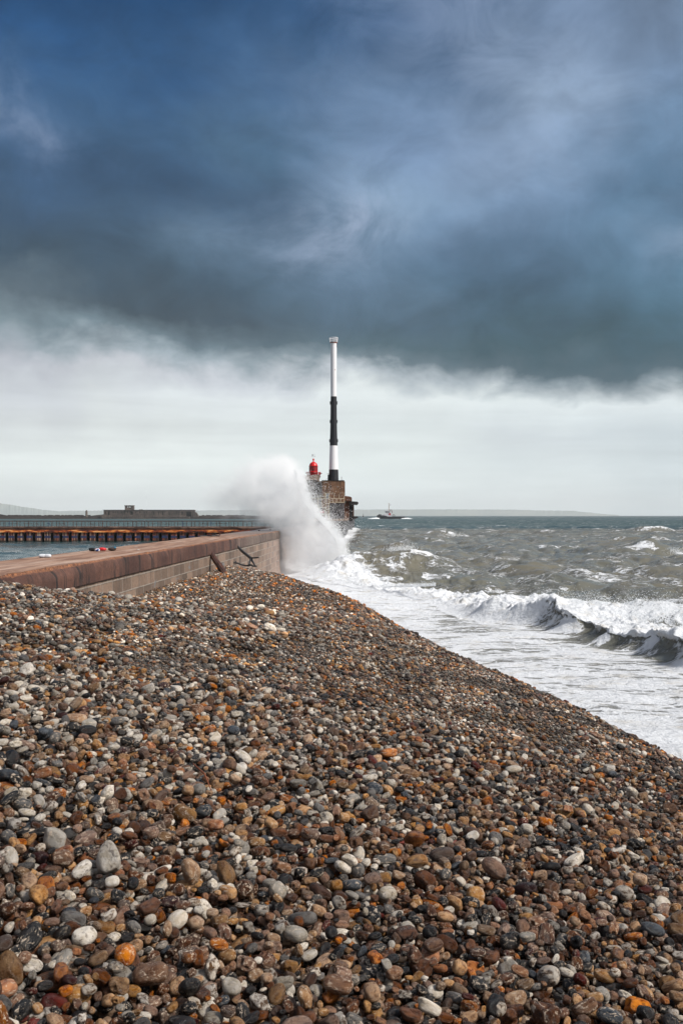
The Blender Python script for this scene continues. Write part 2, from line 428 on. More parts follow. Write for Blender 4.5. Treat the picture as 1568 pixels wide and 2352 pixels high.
def instancer(name, pts, rots, scs, idxs, coll):
    """one object holding the points; a node tree sets a shape of the collection on each point"""
    me = bpy.data.meshes.new(name); me.vertices.add(len(pts)); me.vertices.foreach_set('co', np.asarray(pts, np.float32).ravel())
    for nm, typ, arr, fld in (('rot', 'FLOAT_VECTOR', rots, 'vector'), ('sca', 'FLOAT_VECTOR', scs, 'vector'), ('idx', 'INT', idxs, 'value')):
        at = me.attributes.new(nm, typ, 'POINT'); at.data.foreach_set(fld, np.asarray(arr, np.int32 if typ == 'INT' else np.float32).ravel())
    o = bpy.data.objects.new(name, me); COL.objects.link(o)
    ng = bpy.data.node_groups.new(name, 'GeometryNodeTree')
    ng.interface.new_socket('Geometry', in_out='INPUT', socket_type='NodeSocketGeometry')
    ng.interface.new_socket('Geometry', in_out='OUTPUT', socket_type='NodeSocketGeometry')
    N = ng.nodes; K = ng.links.new
    gi = N.new('NodeGroupInput'); go = N.new('NodeGroupOutput')
    ip = N.new('GeometryNodeInstanceOnPoints'); ci = N.new('GeometryNodeCollectionInfo')
    ci.inputs[0].default_value = coll; ci.inputs['Separate Children'].default_value = True; ci.inputs['Reset Children'].default_value = True
    def at(nm, ty):
        a = N.new('GeometryNodeInputNamedAttribute'); a.data_type = ty; a.inputs[0].default_value = nm; return a.outputs[0]
    K(gi.outputs[0], ip.inputs['Points']); K(ci.outputs[0], ip.inputs['Instance'])
    ip.inputs['Pick Instance'].default_value = True
    K(at('idx', 'INT'), ip.inputs['Instance Index'])
    K(at('rot', 'FLOAT_VECTOR'), ip.inputs['Rotation']); K(at('sca', 'FLOAT_VECTOR'), ip.inputs['Scale'])
    K(ip.outputs[0], go.inputs[0])
    md = o.modifiers.new('scatter', 'NODES'); md.node_group = ng
    return o

# prototypes: every kind in several shapes, unit size
NSH = 4
protos = {}; order = []
for ki, k in enumerate(KINDS):
    for s in range(NSH):
        knob = (k in ('orange', 'mottled', 'tan', 'brown', 'taupe', 'white') and s >= 2) or (k == 'black' and s == 3)
        V, Fc = ICO4 if knob else ICO3
        S = pebble_shape(V, 100+ki*17+s, knob)
        lco = S*1.0+np.array([ki*3.1, s*5.7, 0])
        me = mesh_from('pebble', S, Fc, lco, np.full(len(V), .58), [PM[k]])
        nm = 'p%03d' % len(order)
        po = bpy.data.objects.new(nm, me); pebble_root_protos.objects.link(po)
        protos[(k, s)] = me; order.append((k, s, knob))
OIDX = {(k, s): i for i, (k, s, _) in enumerate(order)}

# near field, stone by stone
NX0, NY0, NW, NH = -3.1, 1.8, 6.2, 5.0
def nmask(x, y):
    Y = NY0+y; X = NX0+x; return abs(X) < .385*Y+.35
def ngrow(x, y):
    X = NX0+x; return 1.15-.09*X if X < 2.5 else .92
r_ = np.random.default_rng(5)
area = .385*((NY0+NH)**2-NY0**2)+.7*NH
near = pack(NW, NH, int(area*2900), r_, False, mask=nmask, grow=ngrow, mean=.0112, sig=.36, rmin=.0065, rmax=.034, cell=.0035)
near[:, 0] += NX0; near[:, 1] += NY0
def paleness(X, Y):
    return np.clip(.55-.40*X/np.maximum(Y, 2)*3+.35*(fbm(X*.4+3, Y*.4+8, 3)-.5)*2+.45*sstep(3.5, 9, Y)*(1-sstep(14, 22, Y)) - .5*sstep(5.5, 2.5, Y)-.15*sstep(14, 24, Y)-.5*sstep(-1.6, .2, X-np.interp(Y, RZ, RX)), 0, 1)  # paler kinds left and mid-beach; darker kinds near camera and along the wet ridge
def gnormal(X, Y):
    e = .05; zx = (ground_z(X+e, Y)-ground_z(X-e, Y))/(2*e); zy = (ground_z(X, Y+e)-ground_z(X, Y-e))/(2*e)
    nn = np.stack([-zx, -zy, np.ones_like(zx)], -1); return nn/np.linalg.norm(nn, axis=-1, keepdims=True)
gz = ground_z(near[:, 0], near[:, 1])-float(np.percentile(near[:, 2], 55))
pos = np.stack([near[:, 0], near[:, 1], gz+near[:, 2]], 1)
dry = paleness(near[:, 0], near[:, 1])
rots = []; kinds = []; idx = []
for i in range(len(near)):
    k = pick(W_PALE if r_.random() < dry[i] else W_DARK, r_); s = int(r_.integers(NSH))
    kinds.append((k, s)); idx.append(OIDX[(k, s)])
    rots.append((r_.normal(0, .30), r_.normal(0, .30)-.1, near[i, 6]+(math.pi if r_.random() < .5 else 0)))
rots = np.array(rots); idx = np.array(idx)
scs = near[:, 3:6].copy()
for i, (k, s) in enumerate(kinds):
    if order[idx[i]][2]: scs[i, 2] *= 1.25
# which 300 show largest
ex = scs[:, 0]*F/np.linalg.norm(pos-np.array([0, 0, EYE]), axis=1)
pxx = CX+F*pos[:, 0]/pos[:, 1]; pyy = HY+F*(EYE-pos[:, 2])/pos[:, 1]
infr = (pxx > 0) & (pxx < 1568) & (pyy < 2345)
# top ones only: nothing higher close by
hi = np.ones(len(near), bool)
cellmap = {}
for i in range(len(near)):
    cellmap.setdefault((int(near[i, 0]//.05), int(near[i, 1]//.05)), []).append(i)
def neigh(i, R_=1):
    a, b = int(near[i, 0]//.05), int(near[i, 1]//.05)
    return [j for da in range(-R_, R_+1) for db in range(-R_, R_+1) for j in cellmap.get((a+da, b+db), ()) if j != i]
score = np.where(infr, ex, 0)
cand = np.argsort(-score)[:1600]
chosen = []
for i in cand:
    ok = True
    for j in neigh(i):
        dd = math.hypot(near[i, 0]-near[j, 0], near[i, 1]-near[j, 1])
        if dd < .7*scs[i, 0]+.2*scs[j, 0] and pos[j, 2]+scs[j, 2] > pos[i, 2]+scs[i, 2]*.9: ok = False; break
    if ok: chosen.append(i)
    if len(chosen) == 300: break
CN = dict(grey='grey', blue='slate-blue', black='black', white='chalk-white', tan='sandy tan', brown='dark brown', orange='rust-orange', red='brick-red', mottled='white-mottled', taupe='pinkish taupe')
SN = lambda i: 'knobbly' if order[idx[i]][2] else ('long' if scs[i, 0]/scs[i, 1] > 1.55 else ('flat' if scs[i, 2]/scs[i, 1] < .64 else 'rounded'))
def place(i):
    x, y = pxx[i], pyy[i]
    h = 'bottom left corner' if x < 260 and y > 2080 else 'bottom right corner' if x > 1308 and y > 2080 else None
    if h: return h
    c = 'left edge' if x < 260 else 'left of centre' if x < 620 else 'centre' if x < 948 else 'right of centre' if x < 1308 else 'right edge'
    return c
cs = set(chosen); used = {}
near_n = {}
for i in chosen:
    near_n[i] = sorted([j for j in chosen if j != i], key=lambda j: (pxx[i]-pxx[j])**2+(pyy[i]-pyy[j])**2)[:3]
labels = {}
for i in chosen:
    sz = 'big' if ex[i] > np.percentile(ex[chosen], 66) else 'mid-sized' if ex[i] > np.percentile(ex[chosen], 33) else 'smaller'
    a, b, c_ = near_n[i]
    side = 'right' if pxx[a] < pxx[i] else 'left'
    row = 'lowest' if pyy[i] > 2200 else 'low' if pyy[i] > 2000 else 'upper'
    labels[i] = ['%s %s %s pebble, %s rows, near the %s, %s of a %s one' % (sz, CN[kinds[i][0]], SN(i), row, place(i), side, CN[kinds[a][0]]),
                 '%s %s %s pebble, %s rows, %s, by %s and %s ones' % (sz, CN[kinds[i][0]], SN(i), row, place(i), CN[kinds[a][0]], CN[kinds[b][0]])]
final = {}
for lev in range(2):
    cnt = {}
    for i in chosen:
        if i not in final: cnt.setdefault(labels[i][lev], []).append(i)
    for l, m in cnt.items():
        if len(m) == 1 and len(l.split()) <= 16: final[m[0]] = l
rest = [i for i in chosen if i not in final]
def base_of(i): return '%s %s pebble, %s rows, %s' % (CN[kinds[i][0]], SN(i), 'lowest' if pyy[i] > 2200 else 'low' if pyy[i] > 2000 else 'upper', place(i))
grp = {}
for i in chosen: grp.setdefault(base_of(i), []).append(i)
ordw = ['leftmost', 'second from left', 'third from left', 'fourth from left', 'fifth from left', 'sixth from left', 'seventh from left', 'eighth from left']
for l, m in grp.items():
    m.sort(key=lambda i: pxx[i])
    for k_, i in enumerate(m):
        if i in rest: final[i] = l+(', the %s of its look' % ordw[min(k_, 7)] if len(m) > 1 else ', the only one there')
for i in chosen:
    o = bpy.data.objects.new('pebble', protos[kinds[i]]); COL.objects.link(o)
    o.location = pos[i]; o.rotation_euler = rots[i]; o.scale = scs[i]
    tag(o, final[i], 'pebble', 'large pebbles lying loose in the foreground')
keep = np.array([i not in cs for i in range(len(near))])
ni = instancer('near_shingle', pos[keep], rots[keep], scs[keep], idx[keep], pebble_root_protos)
tag(ni, 'loose mixed flint shingle filling the foreground between the larger pebbles', 'shingle', kind='stuff')

# far field: half-metre patches of packed stones
TS = .5
tile_coll = bpy.data.collections.new('shingle_patches')
low_shapes = {}
def lshape(seed, knob):
    if (seed, knob) not in low_shapes: low_shapes[(seed, knob)] = pebble_shape(ICO2[0], seed, knob)
    return low_shapes[(seed, knob)]
NT_ = 32; SIZES = [.0080, .0115, .0160, .0225]
for t in range(NT_):
    rr = np.random.default_rng(300+t)
    ms_ = SIZES[t % 4]
    pk = pack(TS, TS, int(TS*TS*.34/ms_**2), rr, True, mean=ms_, sig=.33, rmin=.005, rmax=.06, cell=.0028 if ms_ < .014 else .0045)
    Vs, Fs, Ls, Rn, Mi = [], [], [], [], []; b = 0; zo = float(np.percentile(pk[:, 2], 55))
    ws = W_PALE if t < NT_//2 else W_DARK
    for (x, y, z, a, bb, c, yaw) in pk:
        kind = pick(ws, rr); knob = rr.random() < .35
        S = lshape(int(rr.integers(12)), knob)
        e = Matrix.Rotation(yaw, 3, 'Z') @ Matrix.Rotation(rr.normal(0, .25), 3, 'X') @ Matrix.Rotation(rr.normal(0, .25), 3, 'Y')
        V = (S*np.array([a, bb, c]))@np.array(e).T+np.array([x-TS/2, y-TS/2, z-zo])
        Vs.append(V); Fs.append(ICO2[1]+b); b += len(V)
        Ls.append(S+rr.uniform(0, 90, 3)); Rn.append(np.full(len(V), rr.random())); Mi.append(np.full(len(ICO2[1]), KINDS.index(kind)))
    me = mesh_from('shingle_patch', np.concatenate(Vs), np.concatenate(Fs), np.concatenate(Ls), np.concatenate(Rn), [PM[k] for k in KINDS], np.concatenate(Mi))
    po = bpy.data.objects.new('t%02d' % t, me); tile_coll.objects.link(po)
tx, ty = np.meshgrid(np.arange(-9, 9, TS*.96), np.arange(1.0, 72, TS*.96), indexing='ij')
tx = tx.ravel(); ty = ty.ravel()
wallx = -8.05+.0332*ty
q = tx-np.interp(ty, RZ, RX)
inn = (abs(tx) < .385*ty+.1) & (ty < NY0+NH-.12) & (ty > NY0+.25)
ok = (tx > wallx+.05) & (q < 2.6) & (abs(tx) < .5*ty+1.5) & ~inn & (ground_z(tx, ty) > .3)
tx, ty = tx[ok], ty[ok]
nn = gnormal(tx, ty)
tr = []
rr = np.random.default_rng(9)
for k in range(len(tx)):
    qn = Vector((0, 0, 1)).rotation_difference(Vector(nn[k])) @ Quaternion((0, 0, 1), math.pi/2*int(rr.integers(4)))
    tr.append(tuple(qn.to_euler()))
dr = paleness(tx, ty)
want = np.interp(ty, [6, 10, 18, 28, 60], [.0084, .0098, .0150, .0205, .024])+.0045*np.clip(-tx/2, 0, 1)*(1-sstep(12, 22, ty))
want = want*np.exp(rr.normal(0, .16, len(tx)))
def tpick(pale_, w_):
    k_ = int(np.argmin(np.abs(np.log(np.array(SIZES)/w_)))); c = [t for t in range(NT_) if (t < NT_//2) == pale_ and t % 4 == k_]; return c[int(rr.integers(len(c)))]
ti = np.array([tpick(bool(rr.random() < dr[k]), want[k]) for k in range(len(tx))])
jit = rr.uniform(-.02, .02, (len(tx), 3))*np.array([1, 1, .4])
fi = instancer('shingle', np.stack([tx, ty, ground_z(tx, ty)], 1)+jit, tr, np.ones((len(tx), 3)), ti, tile_coll)
tag(fi, 'brown, grey and white flint shingle covering the beach up to the wall', 'shingle', kind='stuff')
del low_shapes
# ================================================================== SEA
BZ = [5, 20, 33, 40, 47.6, 58, 71, 85, 100]
BX = [17.5, 14.2, 11.3, 9.9, 8.0, 5.0, .6, -4.6, -10]
wr = np.random.default_rng(12)
comps = []
for k in range(64):
    lam = 1.6*(26/1.6)**(wr.random()**1.1); th = R(200)+wr.normal(0, .75)
    comps.append((lam, th, wr.uniform(0, 6.28), lam**.62*.0265*wr.uniform(.5, 1.3)))
def sea_field(X, Y, spacing):
    """returns displaced X, Y, Z and the foam and silt amounts"""
    s = (X-np.interp(Y, BZ, BX))*.97                          # metres seaward of the breaker
    s = np.where(Y > 100, 60, s)
    inside = X < -8.05-2.6+.0332*Y+.5                        # the sheltered basin behind the wall
    far = sstep(60, 200, Y)
    swashk = sstep(-1, 9, s)*.85+.15
    near_line = 1-sstep(2, 14, s)
    h = np.zeros_like(X); dx = np.zeros_like(X); dy = np.zeros_like(X); crest = np.zeros_like(X)
    for lam, th, ph, A in comps:
        ok = np.clip((lam/spacing-2.6)/2, 0, 1)
        if not ok.any(): continue
        k = 2*math.pi/lam
        arg = k*(X*math.cos(th)+Y*math.sin(th))+ph+1.2*fbm(X/lam*.4+ph*9, Y/lam*.4, 2)*6
        c = np.cos(arg); sn = np.sin(arg)
        amp = A*ok*(.55+.9*fbm(X/lam*.2+ph, Y/lam*.2+7, 2))
        sharp = (1-np.abs(np.sin(arg/2)))*2-.73
        h += amp*(.55*c+.5*sharp); crest += amp*c
        dx -= amp*.75*sn*math.cos(th)*0+amp*.7*np.sin(arg)*-math.cos(th); dy += amp*.7*np.sin(arg)*-math.sin(th)
    basin = np.where(inside, .22, .62)
    amp = swashk*basin*np.where(Y > 60, 1.0, .8)*(1-.55*sstep(500, 2500, Y))
    h *= amp; dx *= amp; dy *= amp; crest *= amp
    rough = (fbm(X*.9, Y*.9, 5)-.5)
    fine = (fbm(X*3.1+5, Y*3.1, 4)-.5)
    # the breaker
    L_ = fbm(Y*.16+3, Y*0+2, 3)                              # varies along the crest
    reach = sstep(-25, 5, 70-Y)
    Hb = (.76+.7*(L_-.5))*(1-sstep(45, 55, Y)*.72)*(1-sstep(80, 92, Y))
    ss = s+1.1*(fbm(Y*.35, X*.0+4, 3)-.5)*2+.25*rough
    face = sstep(-.9, .75, ss); back_ = np.exp(-np.maximum(ss-.9, 0)/5.5)
    rightp = 1-sstep(43, 47.5, Y)
    hb = Hb*face**1.3*back_
    hb += near_line*sstep(-.2, 1.2, ss)*(.55*rough+.30*fine)*1.6
    hb *= 1+.25*(fbm(Y*1.3, X*1.3+3, 4)-.5)*2
    lip = np.exp(-((ss-.85)/.45)**2)*Hb*(.75+.6*fbm(Y*2.2+1, X*2.2, 4))
    seamask = np.where(inside, 0, 1)*np.where(Y > 99, 0, 1)
    h = h+hb*seamask
    dx = dx-lip*.62*seamask*rightp-lip*.15*seamask
    # second wave rolling in behind it, beside the wall
    zc = 79+.22*(X-2); q = Y-zc+.5*(fbm(X*.5, Y*.1, 2)-.5)
    env = np.exp(-np.abs((X-3.9)/5.6)**3)
    prof = np.where(q < 0, np.exp(-(-q/2.7)**1.25), np.exp(-(q/6.5)**2))
    h = h*(1-.6*env*np.exp(-(q/8)**2)*seamask)+2.3*env*prof*seamask
    dy = dy-.7*env*np.exp(-(q/1.3)**2)*seamask
    h = h+ (fbm(X*.55,Y*.55,4)-.5)*.45*sstep(400,120,Y)*sstep(2,10,s)*np.where(inside,0,1)
    # a steep crest far right and a few further out
    W3 = [(41, 128, 9, 1.5), (24, 232, 9, 1.6), (13, 180, 6, .9), (60, 190, 12, 1.1), (30, 150, 7, .8), (95, 300, 20, 1.5), (52, 95, 8, .5)]
    f3 = 0
    for (cx_, cy_, wd, hh) in W3:
        q3 = Y-cy_-.25*(X-cx_)-1.2*np.sin(X*.35+cy_); e3 = np.exp(-((X-cx_)/wd)**2)
        pr = np.where(q3 < 0, np.exp(-(-q3/2.2)**1.2), np.exp(-(q3/8)**2))
        h = h+.75*hh*e3*pr*(.6+.8*fbm(X*.3, Y*.1, 2)); f3 = f3+e3*np.exp(-((q3+.3)/1.7)**2)
    # ------- foam
    streak = fbm(X*.35+2, Y*.35, 4)
    foam = np.zeros_like(X)
    sw = 1-sstep(-1.5, 0, ss)
    foam = np.maximum(foam, sw*(.60+.20*(streak-.5)*2+.16*sstep(-3.5, -8, s)+.25*sstep(46, 60, Y)))
    fc = sstep(-1.3, -.1, ss)*(1-sstep(.15, .45, ss))
    foam = np.where(seamask*fc*rightp > .02, foam*(1-fc*rightp)+fc*rightp*(.58+.8*(fbm(X*.9, Y*.9, 3)-.5)*2-.05*sstep(44, 36, Y)), foam)
    foam = np.maximum(foam, sstep(.2, .6, ss)*(1-sstep(2.2, 5.5, s))*.92)
    foam = np.maximum(foam, sstep(.5, 1.2, ss)*(1-sstep(1.5+8*sstep(66, 54, Y), 3.5+17*sstep(66, 50, Y)+9*(streak-.5), s))*(.78+.8*(streak-.5)-.010*np.maximum(s, 0)))
    lf = sstep(43, 47.5, Y)*(1-sstep(84, 92, Y))
    foam = np.maximum(foam, lf*sstep(-1.5, -.5, ss)*(1-sstep(1.2, 2.4+1.5*(streak-.5)*2, s))*1.0)
    foam = np.where(seamask > 0, foam, 0)
    gen = sstep(.42, .95, crest+.6*rough)*.52
    gen = gen*np.clip((streak-.45)*5, 0, 1)*(1+.25*sstep(150, 600, Y))
    base = .16+.30*(streak-.5)*2+.06*(1-sstep(60, 160, Y))
    foam = np.maximum(foam, np.where(inside, .02+.25*sstep(.12, .25, crest), np.maximum(gen, base)))
    crest2 = env*np.exp(-((q-.2)/1.0)**2)*sstep(4.0, 6.3, X)
    foam = np.maximum(foam, crest2*.95)
    foam = np.maximum(foam, env*np.exp(-((q+2.0)/2.6)**2)*(.27+.44*(fbm(X*1.2+4, Y*.6, 3)-.5)*2)*seamask)
    foam = np.maximum(foam, np.clip(f3, 0, 1)*np.clip((fbm(X*.9+9, Y*.8, 4)-.44)*4.5, 0, .7))
    # churned water along the foot of the wall and the quay
    wd = X-np.interp(Y, [60, 100, 233, 300, 357, 358], [-6, -4.7, .7, 2.4, 4.7, -99])
    foam = np.maximum(foam, np.where((Y < 357) & (Y > 70) & ~inside, (1-sstep(.5, 4.5, wd))*.75, 0))
    silt = (1-sstep(300, 390, Y+25*(fbm(X*.02, Y*.01, 3)-.5)))*np.where(inside, 0, 1)
    return X+dx, Y+dy, h, np.clip(foam, 0, 1), silt
yy = np.concatenate([np.geomspace(7, 30, 110), np.geomspace(30.08, 60, 400), np.geomspace(60.12, 110, 330), np.geomspace(110.4, 420, 420), np.geomspace(422, 14800, 300)])
tt = np.concatenate([np.linspace(-1.1, -.38, 60)[:-1], np.linspace(-.38, -.06, 150)[:-1], np.linspace(-.06, .40, 520)[:-1], np.linspace(.40, 1.1, 60)])
YY, TT = np.meshgrid(yy, tt, indexing='ij'); XX = YY*TT
spacing = np.maximum(np.gradient(yy)[:, None]*np.ones_like(XX), YY*.0012)
SXX, SYY, SZZ, SF, SS = sea_field(XX, YY, spacing)

n = NT('sea_water'); p = n.pos()
fo = n.attr('foam'); si = n.attr('silt')
wp = n.vmath('MULTIPLY', p, (1, 1, 1)).outputs[0]
dist = n.vmath('LENGTH', p).outputs['Value']
wn = n.noise(p, .35, 3, .5, 0, 1)
pw = n.vmath('MULTIPLY_ADD', wn, (1.6, 1.6, .6), p).outputs[0]
rot = n.n('ShaderNodeMapping', inp={0: pw, 2: (0, 0, R(-14)), 3: (.55, 1.25, 1.0)}).outputs[0]
f1 = n.noise(rot, 1.15, 9, .66, .5)
f2 = n.noise(rot, .22, 5, .6, .3)
vo = n.n('ShaderNodeTexVoronoi', feature='DISTANCE_TO_EDGE', inp={'Vector': n.vmath('MULTIPLY_ADD', n.noise(p, 2.2, 4, .6, 0, 1), (.9, .9, .5), rot).outputs[0], 'Scale': 1.7}).outputs[0]
lace = n.mrange(vo, .0, .16, .26, 0)
sig = n.math('MULTIPLY_ADD', n.math('SUBTRACT', f1, .5), 1.5, fo)
sig = n.math('MULTIPLY_ADD', n.math('SUBTRACT', f2, .5), .5, sig)
sig = n.math('ADD', sig, n.math('MULTIPLY', lace, n.mrange(fo, .1, .4)))
rg1 = n.noise(n.n('ShaderNodeMapping', inp={0: pw, 2: (0, 0, R(-14)), 3: (.5, 1.6, 1.0)}).outputs[0], .8, 6, .6, .8)
ridge = n.mrange(n.math('ABSOLUTE', n.math('SUBTRACT', rg1, .5)), .0, .035, .30, 0)
sig = n.math('ADD', sig, n.math('MULTIPLY', ridge, n.mrange(fo, .08, .35)))
mask = n.mrange(sig, .46, .66)
mask = n.math('MAXIMUM', mask, n.mrange(sig, .28, .6, 0, .35))
deep = n.mix(si, sl((42, 64, 66)), sl((104, 104, 94)))
patch = n.noise(p, .05, 4, .5)
deep = n.mix(n.mrange(patch, .35, .65, 0, .5), deep, n.mix(si, sl((58, 82, 84)), sl((120, 110, 90))))
foamc = n.mix(n.mrange(n.noise(p, .9, 6, .65), .5, .72, 0, .5), (.74, .76, .79), sl((188, 178, 158)))
col = n.mix(mask, deep, foamc)
rp = n.noise(n.vmath('MULTIPLY', p, (1, .8, 1)).outputs[0], 1.6, 7, .65)
rp2 = n.noise(p, .30, 6, .6)
hh = n.math('ADD', n.math('MULTIPLY', rp, .07), n.math('MULTIPLY', rp2, n.mrange(dist, 60, 400, .0, .9)))
hh = n.math('MULTIPLY_ADD', mask, .05, hh)
hh = n.math('MULTIPLY_ADD', n.math('MULTIPLY', n.math('ADD', f1, n.math('MULTIPLY', n.noise(p, 3.4, 6, .7), .6)), mask), .34, hh)
bp = n.bump(hh, .9, 1.0)
rg = n.math('MAXIMUM', n.mrange(dist, 40, 1500, .10, .30), n.math('MULTIPLY', mask, .75))
df = n.n('ShaderNodeBsdfDiffuse', inp={'Color': col, 'Roughness': .3, 'Normal': bp})
gl = n.n('ShaderNodeBsdfGlossy', inp={'Color': (1, 1, 1, 1), 'Roughness': rg, 'Normal': bp})
fz = n.n('ShaderNodeFresnel', inp={'IOR': 1.33, 'Normal': bp}).outputs[0]
fz = n.math('MULTIPLY', n.math('MINIMUM', fz, n.mrange(dist, 80, 600, .62, .15)), n.mrange(mask, 0, 1, 1, .12, 'LINEAR'))
ms = n.n('ShaderNodeMixShader', inp={0: fz, 1: df.outputs[0], 2: gl.outputs[0]})
n.link(ms.outputs[0], n.out.inputs[0]); sea_mat = n.m
sea = grid_mesh('sea', SXX, SYY, SZZ, sea_mat, {'foam': SF, 'silt': SS}); tag(sea, 'rough grey brown sea with breaking surf', kind='structure')

# ---------------------------------------------------------------- droplets and spray
def droplets(name, pts, rad, label, mat):
    V0, F0 = ico(1); N_ = len(pts)
    V = (V0[None]*rad[:, None, None]+pts[:, None, :]).reshape(-1, 3); Fc = (F0[None]+(np.arange(N_)*len(V0))[:, None, None]).reshape(-1, 3)
    me = mesh_from(name, V, Fc, None, None, [mat]); o = bpy.data.objects.new(name, me); COL.objects.link(o)
    return tag(o, label, 'spray', kind='stuff')
n = NT('spray_drops'); drop_mat = n.bsdf((.86, .88, .9), .35, None, 0, .4)
dr_ = np.random.default_rng(3)
def px2w(x, y, Y): return np.stack([(x-CX)/F*Y, Y, EYE-(y-HY)/F*Y], -1)
# droplets thrown up along the breaker's crest, in clumps
pts = []; rad = []
for c in range(46):
    Yc = dr_.uniform(40, 52) if c < 34 else dr_.uniform(34, 44); k = int(dr_.uniform(120, 420)); xb = np.interp(Yc, BZ, BX)+dr_.uniform(1.5, 7)
    hgt = dr_.uniform(.25, .95)*(1.35 if 42 < Yc < 52 else .7)
    u = dr_.random(k)
    zz = .45+hgt*u**1.6*1.0+dr_.normal(0, .05, k); xx = xb+dr_.normal(0, .35, k)*(1+u)+u*.5; y_ = Yc+dr_.normal(0, .5, k)*(1+u)
    pts.append(np.stack([xx, y_, zz], -1)); rad.append(dr_.uniform(.006, .024, k)*(1.2-.6*u))
o = droplets('breaker_spray', np.concatenate(pts), np.concatenate(rad), 'white droplets thrown up behind the crest of the breaking wave', drop_mat)
# the plume's ragged right edge and base: drops falling out of the spray
edge = [(688, 1068), (697, 1110), (712, 1150), (738, 1186), (768, 1214), (786, 1240), (798, 1272), (800, 1300), (792, 1318)]
ey = np.array([e[1] for e in edge]); exx = np.array([e[0] for e in edge])
pts = []; rad = []
for c in range(260):
    yv = dr_.uniform(1075, 1318); xv = np.interp(yv, ey, exx)-abs(dr_.normal(0, 26))+2
    k = int(dr_.uniform(30, 110)); Yc = 84+dr_.normal(0, 1.2)
    vx, vy = dr_.normal(0, 4.5, k), dr_.normal(0, 6, k)
    w0 = px2w(xv+vx, yv+vy, Yc+dr_.normal(0, .4, k)); pts.append(w0); rad.append(dr_.uniform(.008, .028, k))
for c in range(8000):
    pass
k = 20000; yv = dr_.uniform(1080, 1250, k); xv = np.interp(yv, ey, exx)-16+dr_.exponential(17, k)*np.interp(yv, [1080, 1120, 1210, 1250], [.35, 1, 1.1, .5])
pts.append(px2w(xv, yv, 84+dr_.normal(0, 1.5, k))); rad.append(dr_.uniform(.008, .022, k))
k = 6000; xv = dr_.uniform(655, 1000, k); yb = np.interp(xv, [655, 760, 850, 1000], [1300, 1325, 1345, 1340]); yv = yb-np.abs(dr_.normal(0, 9, k))*np.interp(xv, [655, 800, 900], [2, 1, .45])
Yd = np.interp(xv, [655, 780, 1000], [80, 71, 58]); pts.append(px2w(xv, yv+6, Yd)); rad.append(dr_.uniform(.006, .022, k))
# spindrift torn off the second wave's crest
for (cx0, cy0, Y0, sx_, sy_) in ((935, 1262, 82, 11, 6), (915, 1262, 82, 14, 6), (900, 1268, 82, 20, 5), (1038, 1232, 229, 12, 4), (1545, 1268, 127, 14, 6), (1555, 1282, 126, 10, 8), (730, 1300, 79, 30, 10), (810, 1290, 80, 20, 5)):
    k = 900; a = dr_.normal(0, 1, k); b_ = dr_.normal(0, 1, k); pts.append(px2w(cx0+a*sx_, cy0+b_*sy_-abs(a)*0, Y0+dr_.normal(0, .5, k))); rad.append(dr_.uniform(.008, .022, k)*Y0/84)
droplets('spray_drops', np.concatenate(pts), np.concatenate(rad), 'fine white drops falling around the spray plume and off wave crests', drop_mat)

def volume_box(name, lo_, hi_, blobs, dens, nz_scale, label, edge_=.55, sharp=.5, mult=1.0):
    """blobs: (centre, radii, strength) in world metres"""
    n = NT(name+'_air'); p = n.pos()
    warp = n.noise(p, nz_scale, 4, .55, 0, 1)
    wv = n.vmath('SUBTRACT', warp, (.5, .5, .5)).outputs[0]
    pq = n.vmath('MULTIPLY_ADD', wv, (3.0*mult, 3.0*mult, 3.0*mult), p).outputs[0]
    wv2 = n.vmath('SUBTRACT', n.noise(p, nz_scale*3.2, 5, .65, 0, 1), (.5, .5, .5)).outputs[0]
    pq = n.vmath('MULTIPLY_ADD', wv2, (1.7, 1.7, 1.7), pq).outputs[0]
    tot = None
    for c, r3, s_ in blobs:
        dv = n.vmath('MULTIPLY', n.vmath('SUBTRACT', pq, tuple(c)).outputs[0], tuple(1/v for v in r3)).outputs[0]
        q = n.vmath('DOT_PRODUCT', dv, dv).outputs['Value']
        e = n.math('MULTIPLY', n.math('EXPONENT', n.math('MULTIPLY', q, -1.6)), s_)
        tot = e if tot is None else n.math('ADD', tot, e)
    nz = n.math('MULTIPLY_ADD', n.noise(n.vmath('MULTIPLY', p, (1, 1, .55)).outputs[0], 2.6, 6, .7, .4), .55, n.math('MULTIPLY', n.noise(p, .9, 6, .62, .3), .45))
    t2 = n.math('MULTIPLY', tot, n.mrange(nz, .36, .64, .4, 1.5, 'LINEAR'))
    dn = n.mrange(t2, edge_*.12, edge_*2.2, 0, dens)
    soft = n.math('MULTIPLY', n.mrange(t2, .02, .35), dens*.05)
    dn = n.math('ADD', dn, soft)
    vol = n.n('ShaderNodeVolumePrincipled', inp={'Color': (.996, .997, .999, 1), 'Density': dn, 'Anisotropy': -.15})
    n.link(vol.outputs[0], n.out.inputs['Volume'])
    n.m.cycles.volume_step_rate = .22
    mb = MB(); mb.box(lo_[0], hi_[0], lo_[1], hi_[1], lo_[2], hi_[2])
    o = mb.build(name, n.m); return tag(o, label, 'sea spray', kind='stuff')
bl = []
def B(x, y, rx, ry, s_, Y=84, rd=None):
    k = Y/F; bl.append((P(x, y, Y), (rx*k, rd or max(rx, ry)*k*.8, ry*k), s_))
B(705, 1318, 66, 46, 1.8); B(757, 1288, 42, 46, 1.7); B(705, 1262, 56, 52, 1.8); B(740, 1245, 38, 38, 1.5); B(684, 1214, 44, 46, 1.7); B(708, 1206, 26, 32, 1.0); B(688, 1142, 22, 42, .9); B(714, 1188, 22, 30, 1.1); B(742, 1220, 24, 26, 1.2); B(772, 1262, 22, 34, 1.2)
